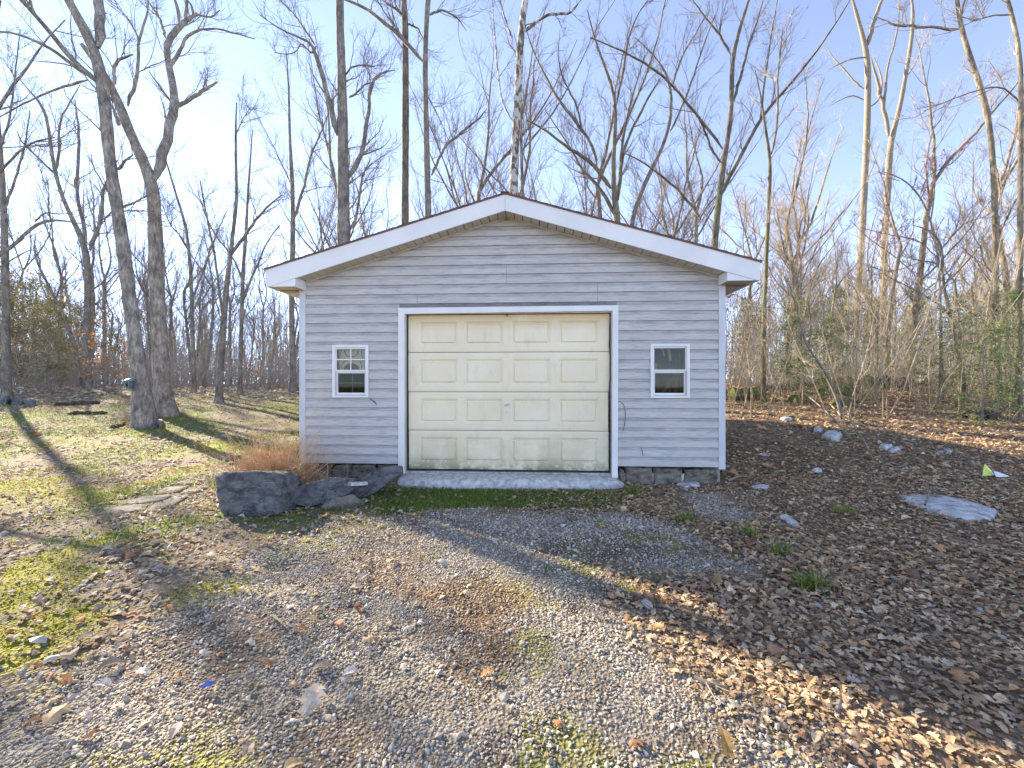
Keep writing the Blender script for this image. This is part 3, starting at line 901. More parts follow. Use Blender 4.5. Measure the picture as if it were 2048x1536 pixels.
M['stone_tan'] = simple('stone_tan', (.17, .14, .105), (.33, .28, .21), 7, rough=.9, bd=.015, bs=.7)
M['stone_flag'] = stone_mat('stone_flag', (.11, .10, .08), (.20, .18, .145), (.27, .245, .20), 6)
M['stone_white'] = stone_mat('stone_white', (.25, .24, .22), (.50, .485, .46), (.66, .65, .62), 9)
RG = [(.25, 0), (.6, .0), (.9, .0), (.99, .012), (1, .05), (1, .12), (.97, .2)]
def stone_row(u0, u1, cuts, mat_, top=SB - .012):
    us = [u0] + cuts + [u1]
    for i in range(len(us) - 1):
        a_, b_ = us[i] + .006, us[i + 1] - .006
        zb, zt = -.12, top - random.uniform(0, .02)
        ol = [(a_, zb), (b_, zb), (b_, zb + (zt - zb) * .5), (b_ - .01, zt), ((a_ + b_) / 2, zt), (a_ + .01, zt), (a_, zb + (zt - zb) * .5)]
        v0 = random.uniform(.0, .03)
        me = rock_mesh('foundation_stone', ol, [(s_, v0 + d_) for s_, d_ in RG], lambda x, y, d: (x, d, y), .03, 8, 40, seed=i * 3 + u0)
        link('foundation_stone', me, mat_, G)
M['stone_base'] = stone_mat('stone_base', (.08, .065, .05), (.19, .16, .12), (.30, .26, .20), 9)
stone_row(-2.83, -1.49, [-2.42, -2.15, -1.80], M['stone_base'])
stone_row(1.50, 2.80, [1.58, 1.95, 2.35], M['stone_base'], SB - .02)
# concrete apron before the door
ol = [(-1.50, .05), (-1.46, -.14), (-1.33, -.29), (-1.0, -.36), (-.4, -.385), (.3, -.36), (.9, -.33), (1.25, -.26), (1.50, -.20), (1.58, -.06), (1.5, .05)]
me = rock_mesh('concrete_apron', ol, [(.3, .128), (.7, .12), (.9, .10), (.97, .075), (1.0, .02), (1.01, -.1)],
               lambda x, y, d: L2W(x, y, d + max(0, y + .05) * .1), .012, 5, 60)
link('concrete_apron', me, M['concrete'], label='rough pale concrete apron sloping down before the garage door', cat='concrete apron')

# vine tendrils and wasp mud on the siding
M['vine'] = simple('vine', (.05, .045, .04), (.12, .1, .08), 20, rough=.9)
def wallpt(px, py, off=-.022):
    aa = (px - 1024) / FPX; u = (aa * (GO.y + off * cT) - GO.x - off * sT) / (cT + aa * sT); tt = GO.y - u * sT + off * cT
    return L2W(u, off, CAM_H - (py - 768) / FPX * tt)
for q, lab in (([(1237, 802), (1243, 803), (1249, 812), (1251, 825), (1250, 845), (1246, 862)], 'thin dry vine tendril hanging on siding beside the door trim'),
               ([(740, 798), (746, 801), (750, 806), (748, 801), (753, 810)], 'dark wisp of dried vine below the gridded window'),
               ([(1283, 895), (1285, 905), (1286, 912)], 'short dark dry tendril low on the siding near foundation')):
    a = Acc(); P = resample([wallpt(*k) for k in q], 16); tubes(a, P[None], np.full((1, 16), .0035 if 'wisp' not in lab else .006), 5)
    link('vine_tendril', a.mesh('vine_tendril'), M['vine'], label=lab, cat='vine')

# ------------------------------------------------------------------ rocks by the corner
def vrock(name, px, Y, thick, mat_, label, cat='rock', amp=.03, freq=4, rings=None, lean=0.0, group=None, seed=0):
    """outline traced in the picture, stood at distance Y, with real thickness"""
    ol = [((x - 1024) / FPX * Y, CAM_H - (y - 768) / FPX * Y) for x, y in px]
    zc = min(q[1] for q in ol)
    rings = rings or [(.3, .0), (.7, .0), (.96, .0), (1, .03), (1.0, .35), (.97, .7), (.85, 1.0), (.4, 1.0)]
    me = rock_mesh(name, ol, [(s_, d_ * thick) for s_, d_ in rings], lambda x, y, d: (x, Y + d + (y - zc) * lean, zc + (y - zc) * (1 - .22 * max(0, d) / thick)), amp, freq, 96, seed=seed, dens_=40)
    return link(name, me, mat_, label=label, cat=cat, group=group)
vrock('boulder', [(424, 957), (438, 946), (500, 943), (532, 946), (546, 962), (554, 985), (558, 1010), (554, 1045), (440, 1045), (428, 1000)], 4.28, .55, M['stone_dark'],
      'largest dark grey boulder at the end of rock border beside the path', amp=.035, seed=2, lean=.15)
vrock('boulder', [(556, 994), (566, 984), (600, 972), (650, 962), (692, 961), (700, 980), (680, 1000), (640, 1012), (610, 1016), (572, 1008)], 4.62, .3, M['stone_dark'],
      'long slanting grey slab rock in the middle of rock border', amp=.02, seed=5, lean=.4)
vrock('boulder', [(693, 993), (700, 978), (730, 950), (765, 938), (794, 935), (796, 950), (770, 972), (745, 990), (712, 1000)], 4.95, .28, M['stone_dark'],
      'slanting grey slab rock in the border nearest the door', amp=.02, seed=8, lean=.4)
vrock('boulder', [(640, 1016), (650, 1004), (668, 998), (700, 996), (722, 1003), (715, 1012), (690, 1019)], 4.60, .15, M['stone_flag'],
      'low pale crumbled rock at the foot of the two slabs', amp=.04, freq=9, seed=3)

def flat(name, px, mat_, label, cat='stone', h=.04, z=0.0, amp=.008, seed=0, group=None, freq=8):
    pts = []
    for x, y in px:
        gxx, gyy, _ = hit(x, y); pts.append((gxx, gyy))
    zc = float(np.mean([gz(*q) for q in pts]))
    me = rock_mesh(name, pts, [(1.0, -.06), (1.0, 0), (.93, h * .6), (.75, h), (.4, h * 1.15), (.1, h * 1.2)], lambda x, y, d: (x, y, zc + z + d), amp, freq, 40, seed=seed)
    return link(name, me, mat_, label=label, cat=cat, group=group)
flags = [[(185, 1034), (235, 1016), (298, 1010), (288, 1024), (240, 1029)], [(240, 1012), (285, 996), (345, 991), (328, 1002), (300, 1007)],
         [(294, 1025), (305, 1011), (350, 995), (385, 991), (352, 1011), (312, 1024)], [(300, 993), (330, 978), (385, 971), (362, 984), (345, 988)],
         [(354, 990), (395, 973), (418, 966), (420, 975), (390, 988)], [(335, 974), (370, 962), (420, 954), (415, 963), (390, 969)],
         [(388, 959), (420, 945), (478, 937), (465, 947), (425, 953)], [(425, 968), (450, 952), (500, 944), (480, 955), (440, 968)]]
flab = ['farthest flat flagstone at the outer tip of the stone path', 'broad smooth flagstone, second along the lawn side of the path', 'long flagstone on the gravel side of the path',
        'cracked flagstone midway along the lawn side of the path', 'flagstone midway along the gravel side of the path', 'narrow flagstone on the lawn edge of path near boulder',
        'flagstone just behind the largest boulder', 'dark flagstone between the boulder and the garage corner']
for i, q in enumerate(flags): flat('flagstone', q, M['stone_flag'], flab[i], 'flagstone', .022, seed=i, group='flagstones of the path')
flat('flat_rock', [(1782, 990), (1830, 985), (1900, 988), (1960, 1010), (2000, 1025), (1990, 1045), (1930, 1046), (1880, 1035), (1820, 1012)], M['stone_white'],
     'large flat white rock half sunk in the shaded leaves', 'rock', .03, amp=.02, seed=1, freq=4)
flat('white_rock', [(1645, 876), (1650, 862), (1672, 862), (1685, 872), (1678, 884), (1660, 883)], M['stone_white'], 'white rock under the fallen twigs beside the brush', 'rock', .07, amp=.03, seed=2)
flat('white_rock', [(1626, 866), (1630, 856), (1643, 855), (1645, 864), (1637, 868)], M['stone_white'], 'smaller white rock touching the one under the twigs', 'rock', .06, amp=.03, seed=3)
flat('white_rock', [(1755, 897), (1765, 889), (1785, 890), (1788, 898), (1770, 902)], M['stone_white'], 'layered pale rock in the shade beyond the big flat rock', 'rock', .04, amp=.03, seed=4)
flat('white_rock', [(1775, 905), (1790, 896), (1806, 893), (1800, 903), (1785, 907)], M['stone_white'], 'sharp white rock beside the layered pale rock', 'rock', .035, amp=.03, seed=5)
flat('white_rock', [(1874, 905), (1880, 902), (1890, 904), (1886, 908)], M['stone_white'], 'small white scrap of rock among leaves, farthest toward the brush', 'rock', .02, amp=.02, seed=6)
flat('white_rock', [(1888, 900), (1900, 897), (1908, 901), (1905, 907), (1893, 907)], M['stone_white'], 'bright white broken rock near the frame edge brush', 'rock', .025, amp=.02, seed=7)
flat('white_rock', [(1622, 946), (1632, 940), (1645, 943), (1645, 949), (1630, 950)], M['stone_white'], 'fist sized white rock alone in shaded leaves near garage', 'rock', .05, seed=8)
flat('white_rock', [(1560, 840), (1568, 835), (1580, 836), (1585, 841), (1570, 844)], M['stone_white'], 'white rock on the sunlit edge behind the shade', 'rock', .05, amp=.02, seed=9)
flat('white_rock', [(1515, 911), (1525, 908), (1543, 909), (1540, 912), (1520, 913)], M['stone_white'], 'thin pale flat rock lying near the garage corner post', 'rock', .03, seed=10)
flat('white_rock', [(1350, 972), (1375, 966), (1400, 968), (1402, 976), (1370, 980)], M['stone_white'], 'pale layered rock in gravel in front of the foundation', 'rock', .04, seed=11)
flat('white_rock', [(1502, 977), (1520, 972), (1540, 974), (1535, 980), (1512, 981)], M['stone_white'], 'flat white rock at the far tip of the shaded gravel', 'rock', .03, seed=12)
flat('white_rock', [(1555, 1035), (1570, 1030), (1600, 1052), (1598, 1060), (1582, 1054)], M['stone_white'], 'long narrow white rock at the gravel edge', 'rock', .03, seed=13)
flat('round_stone', [(1368, 952), (1374, 943), (1386, 941), (1394, 947), (1390, 957), (1376, 960)], M['stone_tan'], 'round tan stone leaning at the foundation', 'rock', .10, amp=.015, seed=14)
# bright flat chip on the slab
a_ = P2G(690, 980, .12)
me = rock_mesh('stone_chip', [(-.10, -.03), (-.02, .03), (.08, .04), (.11, .01), (.03, -.03), (-.06, -.05)], [(1, -.02), (1, .006), (.9, .012), (.4, .012)], lambda x, y, d: (x - 1.72, y + 4.74, d + .235), .006, 9, 30)
link('stone_chip', me, M['stone_white'], label='thin sunlit stone chip lying on top of the slabs', cat='rock')

# ------------------------------------------------------------------ pebbles
_phi = (1 + 5 ** .5) / 2
ICO = norm(np.array([(-1, _phi, 0), (1, _phi, 0), (-1, -_phi, 0), (1, -_phi, 0), (0, -1, _phi), (0, 1, _phi), (0, -1, -_phi), (0, 1, -_phi), (_phi, 0, -1), (_phi, 0, 1), (-_phi, 0, -1), (-_phi, 0, 1)]))
ICF = np.array([(0, 11, 5), (0, 5, 1), (0, 1, 7), (0, 7, 10), (0, 10, 11), (1, 5, 9), (5, 11, 4), (11, 10, 2), (10, 7, 6), (7, 1, 8), (3, 9, 4), (3, 4, 2), (3, 2, 6), (3, 6, 8), (3, 8, 9), (4, 9, 5), (2, 4, 11), (6, 2, 10), (8, 6, 7), (9, 8, 1)])
OCT = np.array([(1, 0, 0), (-1, 0, 0), (0, 1, 0), (0, -1, 0), (0, 0, 1), (0, 0, -1)], float)
OCF = np.array([(0, 2, 4), (2, 1, 4), (1, 3, 4), (3, 0, 4), (2, 0, 5), (1, 2, 5), (3, 1, 5), (0, 3, 5)])
def scatter(acc, V, Fc, x, y, z, sc, col, tilt=.5, jit=.18, flat_=(1, .8, .5), yaw=None):
    n = len(x); m_ = len(V)
    th = rng.random(n) * 2 * np.pi if yaw is None else yaw
    W_ = V[None] * (1 + jit * rng.normal(size=(n, m_, 1)))
    W_ = W_ * (np.array(flat_) * (1 + .25 * (rng.random((n, 3)) - .5)))[:, None] * sc[:, None, None]
    tx = (rng.normal(size=n) * tilt)[:, None]
    yy = W_[..., 1] * np.cos(tx) - W_[..., 2] * np.sin(tx); zz = W_[..., 1] * np.sin(tx) + W_[..., 2] * np.cos(tx)
    xx = W_[..., 0]; c_, s_ = np.cos(th)[:, None], np.sin(th)[:, None]
    ty = (rng.normal(size=n) * tilt)[:, None]
    x2 = xx * np.cos(ty) + zz * np.sin(ty); zz = -xx * np.sin(ty) + zz * np.cos(ty)
    P = np.stack([x2 * c_ - yy * s_ + x[:, None], x2 * s_ + yy * c_ + y[:, None], zz + z[:, None]], -1)
    Fa = (Fc[None] + (np.arange(n) * m_)[:, None, None]).reshape(-1, Fc.shape[1])
    acc.add(P.reshape(-1, 3), Fa, np.repeat(col, m_, axis=0))
def jgrid(x0, x1, y0, y1, s):
    a, b = np.meshgrid(np.arange(x0, x1, s), np.arange(y0, y1, s))
    a = a.ravel() + (rng.random(a.size) - .5) * s * 1.3; b = b.ravel() + (rng.random(b.size) - .5) * s * 1.3
    return a, b
def inview(x, y, pad=1.28): return np.abs(x) < pad * y + .1
def clear(x, y, m_=.0):
    """outside the garage footprint"""
    dx, dy = x - GO.x, y - GO.y
    u = dx * cT - dy * sT; v = dx * sT + dy * cT
    return ~((np.abs(u) < 2.8 - m_) & (v > -.02 + m_) & (v < LEN)) & ~((np.abs(u - .03) < 1.5) & (v > -.36) & (v < .1))
A = Acc()
def pebble_cols(n, x, y):
    st_ = sstep(.5, .66, fbm(x + 2, y + 6, 4, 1.1))[:, None]
    base = np.array([(.42, .405, .385), (.30, .295, .285), (.54, .51, .465), (.45, .38, .29), (.20, .195, .19), (.38, .27, .16)])
    c_ = base[rng.choice(6, n, p=[.30, .24, .20, .12, .09, .05])]
    r_ = sstep(-.15, .2, in_poly(x, y, RUST) + (fbm(x, y, 3, 3) - .5) * .6)[:, None]
    c_ = c_ * (1 - .6 * r_) + np.array([.25, .15, .075]) * .6 * r_
    c_ = c_ * (1 - .5 * st_) + c_ * np.array([1.0, .78, .5]) * .5 * st_
    return c_ * (.68 + .6 * rng.random((n, 1))) * np.array([1.06, .97, .84])
for (y0, y1, s, V, Fc, sz) in ((1.25, 2.05, 0.0125, ICO, ICF, .0062), (2.05, 3.6, 0.0135, OCT, OCF, .0084), (3.6, 5.6, .0165, OCT, OCF, .0105)):
    x, y = jgrid(-3.4, 3.6, y0, y1, s)
    k = inview(x, y) & clear(x, y); x, y = x[k], y[k]
    k = rng.random(len(x)) < W_gravel(x, y) * (.42 + .58 * sstep(.36, .5, fbm(x, y, 3, 3.2))) * (1 - .45 * sstep(.55, .68, fbm(x + 8, y, 3, 1.4))); x, y = x[k], y[k]
    sc = sz * np.exp(rng.normal(size=len(x)) * .32)
    big = rng.random(len(x)) < .006; sc[big] *= 2.0
    scatter(A, V, Fc, x, y, gz(x, y) + sc * .15, sc, pebble_cols(len(x), x, y))
# stray pebbles out to the leaves
x, y = jgrid(-5, 5, 1.25, 6, .07); k = inview(x, y) & clear(x, y); x, y = x[k], y[k]
sc = .0085 * np.exp(rng.normal(size=len(x)) * .4)
scatter(A, OCT, OCF, x, y, gz(x, y) + .004, sc, pebble_cols(len(x), x, y))
link('gravel', A.mesh('gravel'), M['pebble'], kind='stuff', label='grey crushed gravel of the driveway before the garage', cat='gravel')

# ------------------------------------------------------------------ leaves
def leaf_template(lobes, nseg=9, curl=.25):
    """oak-like leaf: rows of left, spine, right points"""
    t_ = np.linspace(0, 1, nseg); V = []
    for i, q in enumerate(t_):
        env = math.sin(math.pi * min(1, q * .92 + .04)) ** .7
        wd = env * (.36 if not lobes else (.42 if i % 2 else .17))
        fw = .07 if lobes and i % 2 else 0
        V += [(q - .5 + fw, -wd, curl * wd * .7 + .10 * math.sin(q * 4)), (q - .5, 0, .10 * math.sin(q * 4) + .0), (q - .5 + fw, wd, curl * wd + .10 * math.sin(q * 4))]
    F_ = []
    for i in range(nseg - 1):
        b = 3 * i; F_ += [(b, b + 1, b + 4, b + 3), (b + 1, b + 2, b + 5, b + 4)]
    return np.array(V), np.array(F_)
LT = [leaf_template(True, 9, .15), leaf_template(True, 7, -.25), leaf_template(True, 9, .45), leaf_template(False, 5, .3)]
LW = [leaf_template(False, 3, .6), leaf_template(False, 3, -.4)]
LF = [leaf_template(True, 5, .5), leaf_template(False, 4, .6), leaf_template(True, 5, -.5)]
BROWN = 1.32 * np.array([(.40, .265, .15), (.29, .19, .11), (.50, .36, .21), (.19, .125, .08), (.44, .25, .12), (.54, .42, .27), (.34, .26, .17), (.24, .17, .11)])
PALE = np.array([(.50, .42, .34), (.42, .34, .26), (.56, .50, .43), (.36, .27, .19), (.42, .20, .09), (.50, .36, .20), (.30, .23, .17)])
def leaves(acc, x, y, size, cols, temps, tilt=.2, lift=.010):
    if not len(x): return
    ti = rng.integers(0, len(temps), len(x))
    for i, (V, Fc) in enumerate(temps):
        k = ti == i; n = int(k.sum())
        if not n: continue
        sc = size * np.exp(rng.normal(size=n) * .28)
        c_ = cols[rng.integers(0, len(cols), n)] * (.7 + .55 * rng.random((n, 1)))
        scatter(acc, V, Fc, x[k], y[k], gz(x[k], y[k]) + lift + sc * .10, sc, c_, tilt, .05, (1, .9, 1.0))
def notgrav(x, y): return 1 - W_gravel(x, y)
A = Acc()
# shaded leaves, near right
x, y = jgrid(-.5, 9, 1.2, 6, .033); k = inview(x, y) & clear(x, y); x, y = x[k], y[k]
d = x * 0 + sstep(.3, 1.2, x + .25 * (y - 3)) * notgrav(x, y)
d = np.maximum(d, sstep(-.15, .1, in_poly(x, y, LEAFBANK)) * .95) * (.45 + .75 * sstep(.35, .6, fbm(x, y, 3, 1.3)))
k = rng.random(len(x)) < d * .85
nr_ = k & (y < 2.6); fr_ = k & (y >= 2.6)
leaves(A, x[nr_], y[nr_], .038, BROWN, LT); leaves(A, x[fr_], y[fr_], .047, BROWN, LF)
x, y = jgrid(2.5, 15, 6, 13, .07); k = inview(x, y) & clear(x, y); x, y = x[k], y[k]
k = rng.random(len(x)) < .8 * (.6 + .5 * sstep(.35, .6, fbm(x, y, 3, .8))); leaves(A, x[k], y[k], .07, BROWN, LF[1:])
FR = [(np.array([(-.5, -.3, .08), (-.4, .35, -.05), (0, .42, .12), (.05, -.38, .1), (.5, .25, -.04), (.45, -.3, .06)]), np.array([(0, 3, 2, 1), (3, 5, 4, 2)]))]
x, y = jgrid(-.5, 9, 1.2, 8, .031); k = inview(x, y) & clear(x, y); x, y = x[k], y[k]
k = rng.random(len(x)) < np.maximum(sstep(.1, 1.0, x + .25 * (y - 3)) * notgrav(x, y), sstep(-.2, .05, in_poly(x, y, LEAFBANK)) * .9) * .8
leaves(A, x[k], y[k], .024, BROWN * .95, FR, .3, .004)
link('fallen_leaves', A.mesh('leaf_litter_shade'), M['dead_leaf'], kind='stuff', label='brown oak leaf litter covering the shaded ground beside the garage', cat='leaf litter')
A = Acc()
x, y = jgrid(3, 40, 13, 30, .17); k = inview(x, y); x, y = x[k], y[k]
WARM = np.array([(.52, .31, .14), (.44, .25, .11), (.60, .40, .20), (.34, .21, .11), (.60, .46, .28)])
leaves(A, x, y, .13, WARM, LW, lift=.02)
x, y = jgrid(-3, 3.5, 12.3, 26, .2); leaves(A, x, y, .13, WARM, LW, lift=.02)
link('forest_leaves', A.mesh('leaf_litter_woods'), M['dead_leaf'], kind='stuff', label='sunlit orange brown leaves on the woodland floor behind the rocks', cat='leaf litter')
A = Acc()
x, y = jgrid(-8, -.3, 1.3, 7, .052); k = inview(x, y) & clear(x, y, -.1); x, y = x[k], y[k]
d = (1 - .86 * W_gravel(x, y)) * (.35 + .75 * sstep(.42, .62, fbm(x + 5, y, 3, 1.4))) * (1 - .75 * W_moss(x, y)); d *= np.where(x > -1.0, .25, 1) 
k = rng.random(len(x)) < d * .8; leaves(A, x[k], y[k], .052, PALE, LF)
x, y = jgrid(-22, -2.9, 7, 19, .125); k = inview(x, y) & clear(x, y, -.2); x, y = x[k], y[k]
k = rng.random(len(x)) < .25 + .6 * sstep(.4, .6, fbm(x, y, 3, .7)); leaves(A, x[k], y[k], .085, PALE, LW)
x, y = jgrid(-50, -3, 19, 40, .33); k = inview(x, y); x, y = x[k], y[k]; leaves(A, x, y, .2, PALE, LW, lift=.03)
# strays on the gravel
x, y = jgrid(-2, 2.5, 1.3, 5.2, .20); k = (rng.random(len(x)) < .5) & clear(x, y); leaves(A, x[k], y[k], .055, PALE, LT)
link('lawn_leaves', A.mesh('leaf_litter_lawn'), M['dead_leaf'], kind='stuff', label='pale bleached leaves scattered over the sunlit mossy lawn', cat='leaf litter')

# single leaves that stand out
for (px, py, s_, c_, lab) in ((625, 1415, .15, (.62, .50, .38), 'large bleached oak leaf lying on the gravel nearest the camera'), (782, 1130, .10, (.60, .38, .22), 'tan lobed leaf alone on gravel below the rocks'),
                              (833, 1051, .06, (.55, .06, .03), 'small bright red leaf on the sunlit gravel'), (975, 1362, .07, (.45, .24, .09), 'curled orange leaf low in the middle of gravel'),
                              (1318, 1268, .09, (.50, .30, .14), 'tan leaf at the edge of the leaf bank on gravel'), (1450, 1500, .11, (.42, .25, .09), 'orange brown oak leaf on pale gravel near the leaf bank'),
                              (1560, 1165, .13, (.42, .25, .16), 'broad reddish leaf in the shade beside grass tuft'), (632, 1229, .05, (.62, .42, .24), 'small upright beech leaf on gravel')):
    gxx, gyy, g0 = hit(px, py); a = Acc(); V, Fc = LT[0] if 'beech' not in lab else LT[3]
    scatter(a, V, Fc, np.array([0.]), np.array([0.]), np.array([0.]), np.array([s_]), np.array([c_]), .25, .05, (1, .95, 1))
    link('oak_leaf' if 'beech' not in lab else 'beech_leaf', a.mesh('single_leaf'), M['dead_leaf'], loc=(gxx, gyy, g0 + .03), label=lab, cat='leaf')

# ------------------------------------------------------------------ grass and moss tufts
def blades(acc, x, y, h, cols, bend=.5, wd=.0035):
    n = len(x); th = rng.random(n) * 2 * np.pi; hh = h * np.exp(rng.normal(size=n) * .35)
    dx, dy = np.cos(th), np.sin(th); b = bend * hh * (0.3 + rng.random(n))
    z = gz(x, y) - .004; ww = wd * (1 + rng.random(n))
    P = np.stack([np.stack([x - dy * ww, y + dx * ww, z], -1), np.stack([x + dy * ww, y - dx * ww, z], -1),
                  np.stack([x + dx * b * .35 + dy * ww * .7, y + dy * b * .35 - dx * ww * .7, z + hh * .6], -1), np.stack([x + dx * b * .35 - dy * ww * .7, y + dy * b * .35 + dx * ww * .7, z + hh * .6], -1),
                  np.stack([x + dx * b, y + dy * b, z + hh], -1)], 1)
    c_ = cols[rng.integers(0, len(cols), n)] * (.7 + .6 * rng.random((n, 1)))
    i = np.arange(n) * 5
    acc.add(P.reshape(-1, 3), np.stack([i, i + 1, i + 2, i + 3], -1), np.repeat(c_, 5, axis=0))
    acc.f[3].append(np.stack([i + 3, i + 2, i + 4], -1) + acc.n - 5 * n)
GRN = np.array([(.15, .23, .035), (.21, .26, .05), (.11, .18, .03), (.32, .31, .08)])
A = Acc()
x = rng.random(42000) * 20 - 22; y = 2.2 + rng.random(42000) ** .8 * 15; k = inview(x, y) & clear(x, y, -.1); x, y = x[k], y[k]
k = rng.random(len(x)) < W_green(x, y) * 1.0; x, y = x[k], y[k]; blades(A, x, y, .045, GRN, .8, .005)
x = rng.random(30000) * 6.5 - 8; y = 2.2 + rng.random(30000) * 5; k = inview(x, y) & clear(x, y, -.1); x, y = x[k], y[k]
k = rng.random(len(x)) < W_green(x, y); blades(A, x[k], y[k], .032, GRN, .9, .0035)
x = rng.random(26000) * 3.6 - 1.8; y = 4.3 + rng.random(26000) * 1.4; k = (in_poly(x, y, GREEN) > -.05) & clear(x, y); blades(A, x[k], y[k], .028, GRN[:3], .8, .003)
link('lawn_grass', A.mesh('lawn_grass'), M['live_leaf'], kind='stuff', label='short patchy green grass of the lawn and door strip', cat='grass')
A = Acc()
x = rng.random(90000) * 7 - 8; y = 1.4 + rng.random(90000) * 5.5; k = inview(x, y) & clear(x, y); x, y = x[k], y[k]
k = rng.random(len(x)) < W_moss(x, y); blades(A, x[k], y[k], .012, np.array([(.32, .31, .04), (.38, .34, .05), (.20, .22, .03), (.26, .22, .08)]), .9, .005)
link('moss', A.mesh('moss'), M['live_leaf'], kind='stuff', label='bright yellow green moss patches at the gravel edge', cat='moss')
# distinct tufts in the shade
for i, (px, py, n_, lab) in enumerate(((1620, 1180, 130, 'grass tuft beside the broad reddish leaf'), (1370, 1045, 70, 'small grass tuft in the shaded gravel edge'), (1500, 1075, 60, 'sparse grass sprig right of the shaded gravel'),
                                       (1265, 990, 120, 'dense green weed tuft by the end of the concrete apron'), (1560, 1110, 60, 'low weed sprig in shaded leaves'), (1690, 1030, 60, 'thin grass sprig before the big flat rock'))):
    gxx, gyy, g0 = hit(px, py); a = Acc(); x = rng.normal(size=n_) * .05; y = rng.normal(size=n_) * .04
    blades(a, x + gxx, y + gyy, .09, GRN, 1.0, .003)
    a.v = [v_ - np.array([gxx, gyy, g0]) for v_ in a.v]
    link('grass_tuft', a.mesh('grass_tuft'), M['live_leaf'], loc=(gxx, gyy, g0), label=lab, cat='grass tuft', group='grass tufts')

# ------------------------------------------------------------------ trees traced from the photograph
def twig_levels(acc, P, R, gen, spec):
    """spec: list of spawn kwargs; draws every level into acc"""
    for sp in spec:
        sp = dict(sp); sides = sp.pop('sides', 3)
        P, R = spawn(P, R, g=gen, **sp)
        tubes(acc, P, R, sides)
    return P, R

